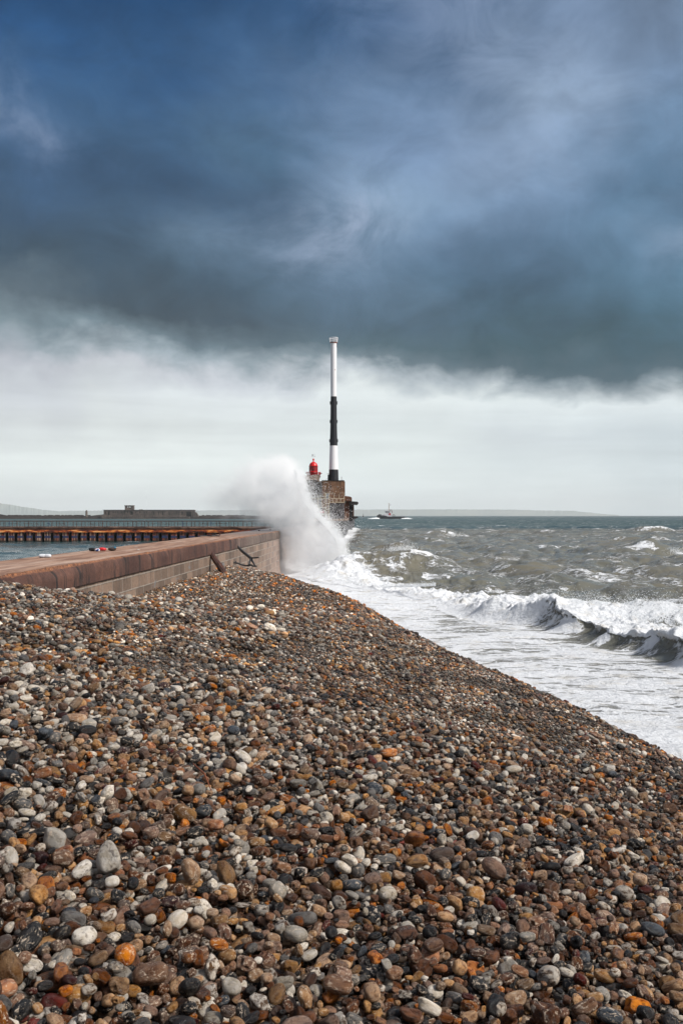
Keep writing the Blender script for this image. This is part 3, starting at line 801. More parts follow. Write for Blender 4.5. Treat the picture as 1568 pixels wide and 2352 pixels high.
B(654, 1168, 44, 50, 1.6); B(664, 1112, 30, 46, 1.0); B(634, 1090, 44, 40, 1.0); B(606, 1112, 48, 44, .75); B(622, 1160, 50, 36, .85)
B(570, 1104, 58, 46, .5); B(560, 1150, 66, 38, .5); B(520, 1118, 66, 54, .27); B(508, 1158, 76, 36, .24); B(645, 1062, 40, 24, .85); B(600, 1078, 46, 26, .5); B(675, 1335, 46, 30, 1.5); B(618, 1194, 44, 20, .4); B(560, 1185, 60, 20, .12); B(800, 1330, 70, 26, .22); B(760, 1345, 60, 18, .5); B(470, 1135, 64, 52, .09)
volume_box('spray_plume', (-15.5, 79.2, -.4), (4.6, 89.5, 12.6), bl, .95, .42, 'tall white plume of spray bursting up where the wave hits the wall')

# ================================================================== SEA WALL
def wxf(Y): return -8.05+.0332*Y
WT_ = 3.7                                       # top of the wall
def stone_mat(name, kind):
    n = NT(name); uv = n.attr('wuv', 'Vector')
    su = n.n('ShaderNodeSeparateXYZ', inp={0: uv}); u, v = su.outputs[0], su.outputs[1]
    p = n.pos()
    fine = n.noise(p, 9, 6, .75); grain = n.noise(p, 45, 4, .7); big = n.noise(uv, .35, 4, .6)
    vs = n.vmath('MULTIPLY', uv, (1.4, .12, 1)).outputs[0]
    drip = n.noise(vs, 1.6, 6, .7, .2); drip2 = n.noise(n.vmath('MULTIPLY', uv, (3.2, .1, 1)).outputs[0], 1.0, 4, .6)
    if kind == 'face':
        br = n.n('ShaderNodeTexBrick', inp={'Vector': n.vmath('MULTIPLY_ADD', n.noise(uv, 3, 3, .5, 0, 1), (.03, .03, 0), uv).outputs[0], 'Color1': (*sl((132, 110, 94)), 1), 'Color2': (*sl((80, 66, 56)), 1), 'Mortar': (*sl((140, 130, 120)), 1),
              'Scale': 1.0, 'Mortar Size': .026, 'Mortar Smooth': .3, 'Bias': -.1, 'Brick Width': 1.15, 'Row Height': .43})
        col = br.outputs[0]
        nn_ = n.mrange(fine, .3, .7, .66, 1.28, 'LINEAR')
        col = n.mix(1.0, col, n.n('ShaderNodeCombineColor', inp={0: nn_, 1: nn_, 2: nn_}).outputs[0], 'MULTIPLY')
        col = n.mix(n.mrange(drip, .52, .68, 0, .6), col, sl((60, 50, 46)))
        col = n.mix(n.mrange(drip2, .66, .72, 0, .6), col, sl((128, 66, 40)))
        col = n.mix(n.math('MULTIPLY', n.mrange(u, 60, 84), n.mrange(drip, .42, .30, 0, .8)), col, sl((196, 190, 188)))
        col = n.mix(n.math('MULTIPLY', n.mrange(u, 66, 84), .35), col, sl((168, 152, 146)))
        patch = n.mrange(n.noise(n.vmath('MULTIPLY', uv, (.6, 2.4, 1)).outputs[0], .8, 5, .6, .6), .63, .66, 0, .75)
        col = n.mix(patch, col, sl((112, 114, 116)))
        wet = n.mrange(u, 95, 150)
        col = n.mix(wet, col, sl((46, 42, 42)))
        h = n.math('SUBTRACT', n.math('ADD', n.math('MULTIPLY', fine, .5), n.math('MULTIPLY', grain, .35)), n.math('MULTIPLY', br.outputs[1], .8))
        return n.bsdf(col, .82, n.bump(h, .8, .035))
    if kind == 'coping':
        col = n.mix(n.mrange(big, .35, .65), sl((76, 47, 38)), sl((98, 67, 55)))
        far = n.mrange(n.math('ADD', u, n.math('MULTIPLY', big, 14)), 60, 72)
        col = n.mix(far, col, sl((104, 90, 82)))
        bl = n.n('ShaderNodeTexBrick', inp={'Vector': uv, 'Color1': (1.1, 1.08, 1.05, 1), 'Color2': (.72, .7, .7, 1), 'Mortar': (.4, .38, .38, 1), 'Scale': 1.0, 'Mortar Size': .012, 'Brick Width': .9, 'Row Height': 40})
        col = n.mix(1.0, col, bl.outputs[0], 'MULTIPLY')
        nn_ = n.mrange(fine, .3, .7, .6, 1.35, 'LINEAR')
        col = n.mix(1.0, col, n.n('ShaderNodeCombineColor', inp={0: nn_, 1: nn_, 2: nn_}).outputs[0], 'MULTIPLY')
        col = n.mix(n.mrange(drip, .55, .61, 0, .9), col, sl((26, 22, 22)))
        edge_ = n.math('ADD', v, n.math('MULTIPLY', fine, -.18))
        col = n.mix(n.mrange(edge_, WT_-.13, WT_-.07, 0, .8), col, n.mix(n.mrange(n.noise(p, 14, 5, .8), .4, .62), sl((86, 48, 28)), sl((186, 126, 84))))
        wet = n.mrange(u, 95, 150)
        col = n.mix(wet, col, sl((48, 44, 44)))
        h = n.math('ADD', n.math('MULTIPLY', fine, .6), n.math('MULTIPLY', grain, .4))
        return n.bsdf(col, .8, n.bump(h, 1, .05))
    # top
    st_ = n.noise(n.vmath('MULTIPLY', uv, (.35, 4.5, 1)).outputs[0], 1.0, 7, .65)
    st2 = n.noise(n.vmath('MULTIPLY', uv, (.1, 1.5, 1)).outputs[0], 1.0, 4, .6)
    col = n.mix(n.mrange(st_, .36, .64), sl((112, 80, 62)), sl((164, 130, 108)))
    col = n.mix(n.mrange(st2, .5, .66, 0, .55), col, sl((196, 172, 156)))
    col = n.mix(n.mrange(grain, .6, .7, 0, .5), col, sl((62, 40, 34)))
    rim = n.math('ADD', v, n.math('MULTIPLY', n.noise(uv, 2.2, 5, .7), -.35))
    col = n.mix(n.mrange(rim, -.18, -.04, 0, .85), col, n.mix(n.mrange(n.noise(p, 12, 5, .8), .4, .62), sl((98, 56, 34)), sl((200, 144, 98))))
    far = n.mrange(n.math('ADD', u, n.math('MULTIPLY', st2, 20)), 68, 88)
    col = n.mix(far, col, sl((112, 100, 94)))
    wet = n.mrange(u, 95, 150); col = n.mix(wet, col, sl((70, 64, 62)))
    h = n.math('ADD', n.math('MULTIPLY', fine, .5), n.math('MULTIPLY', grain, .5))
    return n.bsdf(col, n.mrange(u, 60, 90, .75, .35), n.bump(h, .8, .03))
def wall_strip(name, mat, pts_fn, us, vs_, parent=None):
    U, V = np.meshgrid(us, vs_, indexing='ij')
    X, Y, Z, A, Bq = pts_fn(U, V)
    o = grid_mesh(name, X, Y, Z, mat)
    at = o.data.attributes.new('wuv', 'FLOAT_VECTOR', 'POINT')
    at.data.foreach_set('vector', np.stack([A, Bq, np.zeros_like(A)], -1).astype(np.float32).ravel())
    if parent: o.parent = parent
    return o
wall = empty('sea_wall', (0, 0, 0), 'long granite block sea wall with a rusty brown coping running out from the beach', 'sea wall')
us = np.concatenate([np.linspace(2, 92, 900), np.linspace(92.5, 262, 170)])
COPB = WT_-.60
def facef(U, V):
    X = wxf(U)+.05+.02*(COPB-V)*1.0+.012*(fbm(U*2, V*4, 3)-.5)+.35*np.maximum(0, 1.2-V)**1.5*.35
    return X, U, V+0*U, U, V
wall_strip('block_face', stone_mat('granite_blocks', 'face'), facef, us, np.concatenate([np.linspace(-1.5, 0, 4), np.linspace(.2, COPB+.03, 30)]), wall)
def chip(U, k=1.0): return (np.clip((fbm(U*1.3, U*0+3, 4)-.45)*3.2, 0, 1)*.10+np.clip((fbm(U*5.3, U*0+9, 3)-.45)*3, 0, 1)*.045+.02)*(1+.9*sstep(45, 25, U))*.7
def copf(U, V):                                 # V 0..1: underside, face, rounded nose, onto the top
    c = chip(U)
    X0 = wxf(U)+.11
    z = np.interp(V, [0, .06, .78, .90, 1.0], [COPB, COPB, WT_-.05, WT_-.012, WT_])
    x = np.interp(V, [0, .06, .78, .90, 1.0], [-.12, 0, 0, -.012, -.09])
    k = sstep(.45, .95, V)
    nz_ = fbm(U*3, V*6, 4)-.5
    return X0+x-c*k*.9+.03*nz_*(V > .05), U, z-c*.4*k*(V < .99)-.02*k*np.abs(nz_), U, np.where(V > .9, WT_, z)
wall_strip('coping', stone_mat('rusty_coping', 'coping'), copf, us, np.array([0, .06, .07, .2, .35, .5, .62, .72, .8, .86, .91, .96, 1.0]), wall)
def topf(U, V):
    c = chip(U); x1 = wxf(U)+.11-.09-c*.9; x0 = wxf(U)-2.6
    X = x0+(x1-x0)*V
    return X, U, WT_+.012*(fbm(U*.6, V*8, 3)-.5)-.012*np.abs(fbm(U*3, U*0+6, 4)-.5), U, (V-1)*2.5
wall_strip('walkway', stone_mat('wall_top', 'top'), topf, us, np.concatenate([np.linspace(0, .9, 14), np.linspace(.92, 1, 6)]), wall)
def innf(U, V): return wxf(U)-2.6+0*V, U, V+0*U, U, V
wall_strip('inner_face', bpy.data.materials['granite_blocks'], innf, us[::8], np.linspace(-1.5, WT_+.004, 5), wall)

# ================================================================== LEANING TIMBER AND IRON POST
n = NT('wet_timber'); p = n.obj()
g1 = n.noise(n.vmath('MULTIPLY', p, (18, 18, 1.6)).outputs[0], 1.0, 6, .65, .3)
timber = n.bsdf(n.ramp(g1, [(.3, sl((24, 15, 12))), (.52, sl((58, 32, 22))), (.68, sl((112, 62, 36)))]), .6, n.bump(g1, 1, .03))
def gz1(x, y): return float(ground_z(np.array([x]), np.array([y]))[0])
def rough_beam(name, a, b, w_, t_, mat, seg=14, seed=1, taper=.8):
    a = Vector(a); b = Vector(b); L_ = (b-a).length; rr = random.Random(seed); vs = []; fs = []
    for i in range(seg+1):
        f = i/seg; k = 1-(1-taper)*f
        for j in range(10):
            t = 2*math.pi*j/10; c, s_ = math.cos(t), math.sin(t)
            e = 1/max(abs(c)**2.6+abs(s_)**2.6, .01)**(1/2.6)*(1+rr.uniform(-.09, .09))
            vs.append((c*e*w_/2*k, s_*e*t_/2*k, f*L_+(rr.uniform(-.12, .12) if i in (0, seg) else 0)))
    for i in range(seg):
        for j in range(10): fs.append((i*10+j, i*10+(j+1) % 10, (i+1)*10+(j+1) % 10, (i+1)*10+j))
    fs += [tuple(range(9, -1, -1)), tuple(range(seg*10, seg*10+10))]
    me = bpy.data.meshes.new(name); me.from_pydata(vs, [], fs); me.materials.append(mat)
    o = bpy.data.objects.new(name, me); COL.objects.link(o); o.location = a
    o.rotation_mode = 'QUATERNION'; o.rotation_quaternion = (b-a).to_track_quat('Z', 'Y')
    return o
def wall_at_px(px):                             # depth at which the wall face stands in that direction
    t = (px-CX)/F; return 8.0/(.0332-t)
Yt = wall_at_px(485)
tb = rough_beam('leaning_timber', P(525, 1331, Yt*.965), P(486, 1273, Yt-.15), .34, .26, timber)
tag(tb, 'dark split timber baulk leaning against the sea wall, foot in the shingle', 'timber')
iron = paint('rusted_iron', (52, 54, 56), (30, 28, 28), .55, 9, .5)
Yi = wall_at_px(545)
ip = empty('iron_post', P(582, 1300, Yi*.97), 'grey iron post with splayed feet leaning against the wall past the timber', 'iron post')
hub_ = P(576, 1282, Yi*.975)
MB().path([P(544.5, 1253.5, Yi-.1), P(556, 1266, Yi*.99), hub_], [.07, .08, .085], 10).build('shaft', iron, ip, True)
MB().tube(hub_, P(594, 1280.5, Yi*.96), .05, .04, 8).build('foot', iron, ip, True)
MB().tube(hub_, P(572, 1297, Yi*.962), .055, .045, 8).build('foot', iron, ip, True)
MB().tube(hub_, P(586, 1300, Yi*.965), .08, .04, 8).build('foot', iron, ip, True)
cb = MB(); pts = [(531, 1298), (533, 1295), (538, 1292), (546, 1293.5), (555, 1297), (566, 1299.5), (576, 1297.5), (583, 1300.5), (590, 1301)]
cb.path([P(x, y, Yi*.972) for x, y in pts], [.045, .05, .045, .05, .05, .045, .055, .05, .03], 8)
cb.path([P(533, 1296, Yi*.972), P(531.5, 1291, Yi*.972)], [.06, .03], 6); cb.path([P(539, 1293, Yi*.972), P(543, 1289, Yi*.972)], [.04, .02], 6)
tag(cb.build('twisted_bar', iron, None, True), 'twisted dark iron bar lying on the shingle beside the iron post', 'iron bar')
# driftwood and twigs on the beach
def on_beach(px, py):
    t = (px-CX)/F; lo_, hi_ = 1.5, 60
    for Y in np.geomspace(1.5, 60, 1200):
        z = EYE-(py-HY)/F*Y
        if z <= gz1(t*Y, Y)+.02: return Vector((t*Y, Y, gz1(t*Y, Y)))
    return P(px, py, 30)
redwood = NT('red_wood'); p = redwood.obj(); g2 = redwood.noise(redwood.vmath('MULTIPLY', p, (40, 40, 3)).outputs[0], 1, 5, .6)
redwood = redwood.bsdf(redwood.ramp(g2, [(.3, sl((40, 14, 10))), (.65, sl((116, 44, 28)))]), .55, redwood.bump(g2, 1, .01))
a = on_beach(921, 1936)+Vector((0, 0, .015)); b = on_beach(1032, 1934)+Vector((0, 0, .015))
tag(rough_beam('driftwood', a, b, .035, .03, redwood, 8, 5, .7), 'reddish splinter of driftwood lying half buried among the pebbles', 'driftwood')
a = on_beach(444, 1775)+Vector((0, 0, .06)); b = on_beach(487, 1838)+Vector((0, 0, .05))
tw = MB().path([a, (a+b)/2+Vector((.01, 0, .015)), b], [.003, .004, .002], 6)
tag(tw.build('twig', paint('twig_bark', (122, 66, 36), None, .7), None, True), 'thin orange brown twig lying across pebbles left of centre', 'twig')
a = on_beach(404, 1636)+Vector((0, 0, .05)); b = on_beach(500, 1654)+Vector((0, 0, .04))
tw = MB().path([on_beach(395, 1640)+Vector((0, 0, .03)), a, (a+b)/2+Vector((0, 0, .02)), b], [.005, .006, .005, .003], 6)
tag(tw.build('stick', paint('stick_bark', (50, 36, 30), None, .8), None, True), 'dark brown stick lying flat on the pale pebbles', 'stick')

# ================================================================== THINGS LYING ON THE WALL
def on_wall(px, py):
    Y = (EYE-WT_)*F/(py-HY); return Vector(((px-CX)/F*Y, Y, WT_)), Y/F
def lump(name, px, py, wpx, hpx, mat, label, cat, seed, knob=False, parent=None):
    c, k = on_wall(px, py); S = pebble_shape(ICO3[0], seed, knob)*np.array([wpx*k/2, wpx*k*.36, hpx*k/2])
    me = mesh_from(name, S, ICO3[1], None, None, [mat]); o = bpy.data.objects.new(name, me); COL.objects.link(o)
    if parent: o.parent = parent; o.location = c-Vector(parent.location)+Vector((0, 0, hpx*k/2))
    else: o.location = c+Vector((0, 0, hpx*k/2-.005)); tag(o, label, cat)
    return o, c, k
white = paint('white_paint', (214, 216, 220), (180, 184, 190), .5)
wf = empty('white_float', on_wall(103.5, 1281)[0], 'white two lobed float lying on top of the wall at the left', 'float')
c, k = on_wall(103.5, 1281)
for sx_, rx in ((-7, 10), (7.5, 9)):
    S = pebble_shape(ICO3[0], 4 if sx_ < 0 else 6, False)*np.array([rx*k, 6*k, 4.6*k])
    o = bpy.data.objects.new('lobe', mesh_from('lobe', S, ICO3[1], None, None, [white])); COL.objects.link(o); o.parent = wf; o.location = (sx_*k*.8, 0, 4.2*k)
lump('dark_stone', 213, 1266, 17, 8.5, paint('black_rubber', (26, 28, 34), (16, 16, 18), .55), 'black oval stone on the wall, left of the red and white one', 'stone', 11)
n = NT('striped_paint'); p = n.obj(); v = n.noise(p, 5, 2, .5)
stripes = n.bsdf(n.ramp(v, [(.40, sl((196, 30, 40))), (.46, sl((214, 218, 226))), (.55, sl((200, 206, 220))), (.6, sl((40, 62, 120)))], 'CONSTANT'), .5)
lump('striped_stone', 224.5, 1266.5, 12, 7, stripes, 'small round stone painted red, white and blue between the black and red ones', 'stone', 12)
n = NT('red_white_paint'); p = n.obj(); z_ = n.n('ShaderNodeSeparateXYZ', inp={0: p}).outputs[2]
rw = n.bsdf(n.mix(n.mrange(n.math('ADD', z_, n.math('MULTIPLY', n.noise(p, 9, 2), .06)), -.03, .0), sl((178, 176, 180)), sl((190, 28, 34))), .5)
lump('red_stone', 235.5, 1265.5, 19, 8.5, rw, 'red topped white stone beside the small striped one on the wall', 'stone', 13)
c, k = on_wall(258.5, 1265); be = empty('brown_stone', c, 'brown stone with a blue tip on the wall, right of the red one', 'stone')
lump('body', 258, 1265, 19, 8, paint('brown_dull', (66, 48, 40), (44, 34, 30), .7), None, None, 14, False, be)
S = pebble_shape(ICO2[0], 3, False)*np.array([3*k, 2.4*k, 1.7*k]); o = bpy.data.objects.new('tip', mesh_from('tip', S, ICO2[1], None, None, [paint('blue_dull', (44, 128, 168), None, .6)])); COL.objects.link(o); o.parent = be; o.location = (6.5*k, -.05, 7.2*k)
for px, py, wpx, hpx, col_, lb, sd_ in ((318, 1263.5, 7, 2.2, (196, 190, 184), 'small pale chip of stone lying on the wall top', 1), (313, 1257, 9, 1.5, (188, 176, 168), 'thin pale flake on the wall behind the small chip', 2),
        (494.5, 1226.5, 5, 2.2, (46, 34, 30), 'dark pebble on the wall top just above the iron strip', 3), (519.5, 1223.5, 4, 2, (50, 36, 30), 'small dark pebble on the wall, fourth from its visible end', 4), (595, 1219.5, 4.5, 2.4, (70, 42, 32), 'rusty pebble on the wall top near the spray', 5),
        (621, 1217.5, 5, 2.4, (58, 38, 32), 'brown pebble on the far wall top, closest to the spray', 6), (505, 1229, 4, 1.8, (60, 42, 34), 'dark pebble on the wall top beside the iron strip', 7)):
    lump('small_stone', px, py, wpx, hpx, paint('chip%d' % sd_, col_, None, .7), lb, 'stone', 20+sd_)
c, k = on_wall(484, 1232.2)
mb = MB(); m0 = [(459, 1232.6), (466, 1232.2), (476, 1231.9), (486, 1232.4), (496, 1231.8), (504.5, 1232.2)]
mb.path([on_wall(x, y)[0]+Vector((0, 0, .035)) for x, y in m0], [.03, .04, .045, .04, .045, .025], 6)
tag(mb.build('iron_strip', iron, None, True), 'black iron strip lying flat along the wall top', 'iron bar')

# ================================================================== RUSTY PIER
n = NT('rusty_piling'); p = n.pos(); z_ = n.n('ShaderNodeSeparateXYZ', inp={0: p}).outputs[2]
r1 = n.noise(n.vmath('MULTIPLY', p, (1.2, .6, .22)).outputs[0], 1.5, 7, .7, .3); r2 = n.noise(p, .16, 3, .5)
r3 = n.noise(n.vmath('MULTIPLY', p, (2.6, 1, .12)).outputs[0], 1.0, 4, .6)
rust = n.ramp(r1, [(.34, sl((18, 9, 8))), (.48, sl((62, 24, 14))), (.58, sl((120, 54, 28))), (.68, sl((188, 134, 98)))])
pale = n.mrange(r3, .50, .58)
rust = n.mix(n.math('MULTIPLY', pale, n.mrange(p if False else n.n('ShaderNodeSeparateXYZ', inp={0: p}).outputs[0], -38, -58, 0.15, .85)), rust, sl((186, 160, 136)))
zb = n.math('ADD', z_, n.math('MULTIPLY', r1, .12))
band = n.math('MULTIPLY', n.mrange(zb, .72, .78), n.mrange(zb, 1.24, 1.18))
rust = n.mix(n.math('MULTIPLY', band, .93), rust, sl((20, 40, 78)))
rust = n.mix(n.mrange(n.math('ADD', z_, n.math('MULTIPLY', r1, .6)), .75, .35), rust, sl((30, 24, 16)))
sheet = n.bsdf(rust, .8, n.bump(r1, .6, .08))
n = NT('rusty_beam'); p = n.pos(); r1 = n.noise(n.vmath('MULTIPLY', p, (.35, .6, 1.6)).outputs[0], 1.4, 6, .7)
capm = n.bsdf(n.ramp(r1, [(.38, sl((34, 14, 9))), (.48, sl((120, 48, 18))), (.56, sl((208, 116, 44))), (.66, sl((226, 176, 120)))]), .75, n.bump(r1, .5, .05))
n = NT('rusty_deck'); p = n.pos(); r1 = n.noise(n.vmath('MULTIPLY', p, (.4, .6, 3)).outputs[0], 1.1, 6, .7)
deckm = n.bsdf(n.ramp(r1, [(.35, sl((36, 26, 24))), (.5, sl((86, 62, 52))), (.62, sl((132, 108, 94)))]), .8, n.bump(r1, .5, .05))
railm = paint('rusted_rail', (74, 50, 42), (40, 28, 26), .7, 1.5)
bluem = paint('blue_rail', (26, 40, 78), None, .6); darkm = paint('dark_steel_recess_shade', (28, 22, 22), (16, 13, 13), .8)
YP = 190; kP = YP/F
pier = empty('rusty_pier', P(0, 1243, YP), 'rust streaked sheet piled pier with a railed walkway in the harbour', 'pier')
XL, XR = P(-60, 0, YP).x, P(622, 0, YP).x
x = XL; mb = MB(); prof = []
while x < XR:
    prof += [(x, 0), (x+.75, 0), (x+.9, .0), (x+1.05, .85), (x+1.35, .85), (x+1.5, 0)]; x += 1.72
vs = []; fs = []
for (a, b) in prof: vs += [(a, YP+b, -1.2), (a, YP+b, P(0, 1222.5, YP).z)]
for i in range(len(prof)-1): fs.append((2*i, 2*i+2, 2*i+3, 2*i+1))
mb.add(vs, fs); mb.m = [1 if prof[i][1] > 0 or prof[i+1][1] > 0 else 0 for i in range(len(prof)-1)]; o = mb.build('sheet_piling', [sheet, darkm], pier)  # recess faces coloured near-black to paint in the shade of the gaps
mb = MB(); mb.box(XL, XR, YP-.22, YP-.02, P(0, 1222.6, YP).z, P(0, 1217, YP).z); mb.build('waling_beam', capm, pier)
mb = MB(); mb.box(XL, XR, YP+.9, YP+5.0, -1, P(0, 1218, YP).z); mb.build('core', darkm, pier)
mb = MB(); mb.box(XL, XR, YP+.05, YP+3.2, P(0, 1209.6, YP).z-.06, P(0, 1209.6, YP).z+.02); mb.box(XL, XR, YP+.02, YP+.12, P(0, 1213.2, YP).z-.02, P(0, 1209.4, YP).z-.07); mb.box(XL, XR, YP+.3, YP+.5, P(0, 1217, YP).z, P(0, 1213, YP).z)
xx_ = XL
while xx_ < XR: mb.box(xx_, xx_+.12, YP+.1, YP+3, P(0, 1213, YP).z-.1, P(0, 1209.6, YP).z-.065); xx_ += 1.3
mb.build('walkway_deck', deckm, pier)
mb = MB()
for zz in (1196.6,): mb.tube((XL, YP+.15, P(0, zz, YP).z), (XR, YP+.15, P(0, zz, YP).z), .05, n=6)
mb.tube((XL, YP+3.1, P(0, 1197.6, YP+3).z), (XR, YP+3.1, P(0, 1197.6, YP+3).z), .035, n=6)
hrail = mb.build('handrail', railm, pier)
rr = random.Random(4); xx_ = XL; i = 0
while xx_ < XR:
    big_ = i % 7 == 3
    mm = bluem if rr.random() < .08 else railm
    mb = MB(); mb.tube((xx_, YP+.15, P(0, 1216 if big_ else 1212, YP).z), (xx_, YP+.15, P(0, 1196.8, YP).z), .08 if big_ else .055, n=6)
    if rr.random() < .5:
        zz = P(0, 1203+rr.uniform(-.6, .6), YP).z; mb.tube((xx_-rr.uniform(.1, .3), YP+.15, zz), (xx_+rr.uniform(.2, 1.1), YP+.15, zz), .03, n=5)
    if rr.random() < .06: mb.tube((xx_, YP+.15, P(0, 1202, YP).z), (xx_+.6, YP+.15, P(0, 1208.6, YP).z), .03, n=5)
    mb.build('rail_post', mm, hrail)
    xx_ += .82 if i % 2 else .55; xx_ += rr.uniform(-.05, .25); i += 1
    if i > 96: break
while xx_ < XR: break
xx_ = XL+.4; bk = MB()
while xx_ < XR: bk.tube((xx_, YP+3.1, P(0, 1210, YP).z), (xx_, YP+3.1, P(0, 1197.6, YP+3).z), .03, n=5); xx_ += 2.3
bk.build('rear_rail', railm, pier)

# ================================================================== FAR BREAKWATER AND RUIN
YB = 1450; kB = YB/F
n = NT('dark_masonry'); p = n.pos(); r1 = n.noise(n.vmath('MULTIPLY', p, (.10, .05, .30)).outputs[0], 1, 7, .7); r2 = n.noise(n.vmath('MULTIPLY', p, (.35, .1, .05)).outputs[0], 1, 5, .65)
c_ = n.ramp(r1, [(.3, sl((38, 32, 30))), (.5, sl((74, 63, 57))), (.7, sl((112, 98, 88)))])
darkstone = n.bsdf(n.mix(n.mrange(r2, .5, .64, 0, .8), c_, sl((30, 26, 26))), .9)
n = NT('breakwater_stone'); p = n.pos(); r1 = n.noise(n.vmath('MULTIPLY', p, (.05, .05, .5)).outputs[0], 1, 6, .7)
z_ = n.n('ShaderNodeSeparateXYZ', inp={0: p}).outputs[2]
bws = n.bsdf(n.ramp(r1, [(.3, sl((30, 26, 25))), (.6, sl((62, 52, 48)))]), .9)
def zB(y): return P(0, y, YB).z
def xB(x): return P(x, 0, YB).x
bw = empty('breakwater', (xB(300), YB, 0), 'long low dark breakwater across the harbour', 'breakwater')
mb = MB(); mb.prism([(xB(-120), -2), (xB(640), -2), (xB(640), zB(1187.2)), (xB(290), zB(1187)), (xB(208), zB(1187)), (xB(200), zB(1188)), (xB(-120), zB(1188))], YB, YB+14); mb.build('quay', bws, bw)
mb = MB(); mb.prism([(xB(-120), 1), (xB(205), 1), (xB(205), zB(1185.2)), (xB(150), zB(1184)), (xB(-120), zB(1183.2))], YB+15, YB+22); mb.prism([(xB(205), 1), (xB(242), 1), (xB(242), zB(1180.5)), (xB(205), zB(1184.4))], YB+14.5, YB+21)
mb.prism([(xB(448), 1), (xB(640), 1), (xB(640), zB(1185.4)), (xB(560), zB(1184.2)), (xB(448), zB(1184.2))], YB+15, YB+22); mb.build('parapet', bws, bw)
# rough armour line along the top
rr = random.Random(8); mb = MB()
for i in range(230):
    xx_ = rr.uniform(-60, 560); 
    if 204 < xx_ < 460: continue
    x0 = xB(xx_); mb.box(x0, x0+rr.uniform(.6, 2.6), YB+16, YB+19, 3, zB(1183.3)+rr.uniform(-.1, .55))
mb.build('rubble', bws, bw)
mk = MB(); mk.lathe([(1.9, 0), (1.7, 4), (1.6, 8), (1.5, 9.5), (1.0, 10.6), (.2, 11)], (xB(195.2), YB+10, zB(1188)-.6), 16)
mk2 = mk.build('stone_marker', paint('marker_stone', (96, 84, 74), (62, 54, 50), .9, .3), None, True)
for v in mk2.data.vertices: pass
tag(mk2, 'small rounded stone pillar on the breakwater left of the ruin', 'pillar')
ruin = empty('ruined_building', (xB(342), YB, zB(1190)), 'long roofless grey concrete ruin with window holes on the breakwater', 'ruin')
dark = paint('inner_shade_black', (12, 11, 12), None, .95)
mb = MB()
def rb(x0, x1, y0, y1, Y=YB, d_=10, m=mb, mi=0): m.box(xB(x0), xB(x1), Y, Y+d_, zB(y1), zB(y0), mi)
# front wall built in strips round its openings
wins = [(241.5, 244, 1175, 1179.5), (248, 251.5, 1175, 1183), (257, 259.3, 1174.7, 1178), (260.5, 262.7, 1174.7, 1178), (264, 266.3, 1174.7, 1178), (269.5, 272, 1174.7, 1178.5), (277.5, 280, 1174.7, 1178.5), (285, 287.3, 1174.7, 1178.5), (292, 294.3, 1174.7, 1178.5), (299.5, 306, 1175, 1182.5), (311, 313.3, 1174.7, 1178.5), (320.5, 323, 1174.7, 1178.5), (330.5, 333, 1174.7, 1178.5), (335.7, 338.2, 1174.7, 1178.5), (351.5, 354, 1174.5, 1182.5), (363, 365, 1175, 1182.5), (372.5, 375, 1175, 1182.5), (387.5, 390, 1175, 1182.5), (405, 406.3, 1173, 1182.5), (417, 420, 1175, 1182.5), (428, 440, 1175, 1186)]
xa = 238.5; top_, bot_ = 1171.6, 1186.5
for (x0, x1, y0, y1) in wins:
    rb(xa, x0, top_, bot_, YB, 1.2); rb(x0, x1, top_, y0, YB, 1.2)
    if y1 < bot_-.2: rb(x0, x1, y1, bot_, YB, 1.2)
    xa = x1
rb(xa, 445.5, top_, bot_, YB, 1.2)
rb(238.5, 239.5, top_, bot_, YB+1.25, 14); rb(444.5, 445.5, top_, bot_, YB+1.25, 14); rb(238.5, 445.5, 1172.2, bot_, YB+15.3, 1.2); rb(239.6, 444.4, 1172, 1172.9, YB+1.25, 14)
mb.build('walls', darkstone, ruin)
mb = MB(); rb(240, 444, 1174, 1187, YB+7, .6, mb); mb.build('inner_shade_sheet', dark, ruin)  # near-black sheet painted to stand for the shade inside
mb = MB(); rb(236, 446, 1170.9, 1171.55, YB-.6, 17, mb); rb(320, 327, 1170.1, 1170.85, YB, 5, mb); rb(415.5, 416.8, 1169.8, 1170.85, YB, 1, mb); mb.build('roof_slab', darkstone, ruin)
mb = MB()
tx0, tx1 = 287.5, 306.5
mb2 = [(tx0, 289.6, 1162, 1171.8), (289.6, 301.5, 1162, 1163.8), (289.6, 301.5, 1165.3, 1171.8), (301.5, tx1, 1162, 1171.8), (292.4, 292.9, 1163.8, 1165.3), (296.3, 296.8, 1163.8, 1165.3)]
for q_ in mb2: rb(*q_, YB-1.5, .9, mb)
rb(tx0, 289, 1162, 1170.8, YB-.55, 8, mb); rb(305.4, tx1, 1162, 1170.8, YB-.55, 8, mb); 
for q_ in mb2: rb(*q_, YB+8, .9, mb)
tower_ = mb.build('tower', darkstone, ruin)
mb = MB(); rb(286.6, 306.9, 1160.6, 1161.95, YB-2, 12, mb); mb.build('tower_roof', darkstone, tower_)
mb = MB(); rb(236, 436, 1186.6, 1192.5, YB-4.5, 4.4, mb); rb(230, 243, 1183, 1186.5, YB-2.5, 2.4, mb); mb.build('plinth', darkstone, ruin)
mb = MB(); xx_ = 243
while xx_ < 430: rb(xx_, xx_+1.2, 1184, 1187.4, YB-5.1, .5, mb, 0); xx_ += 4.6 if xx_ < 350 else 2.4
mb.build('buttress_row', paint('buttress', (108, 96, 86), (70, 60, 54), .9, .3), ruin)
mb = MB(); mb.prism([(xB(445.6), zB(1187)), (xB(455), zB(1187)), (xB(453), zB(1182)), (xB(449.5), zB(1177)), (xB(445.6), zB(1175.8))], YB+3, YB+12); mb.build('end_buttress', darkstone, ruin)

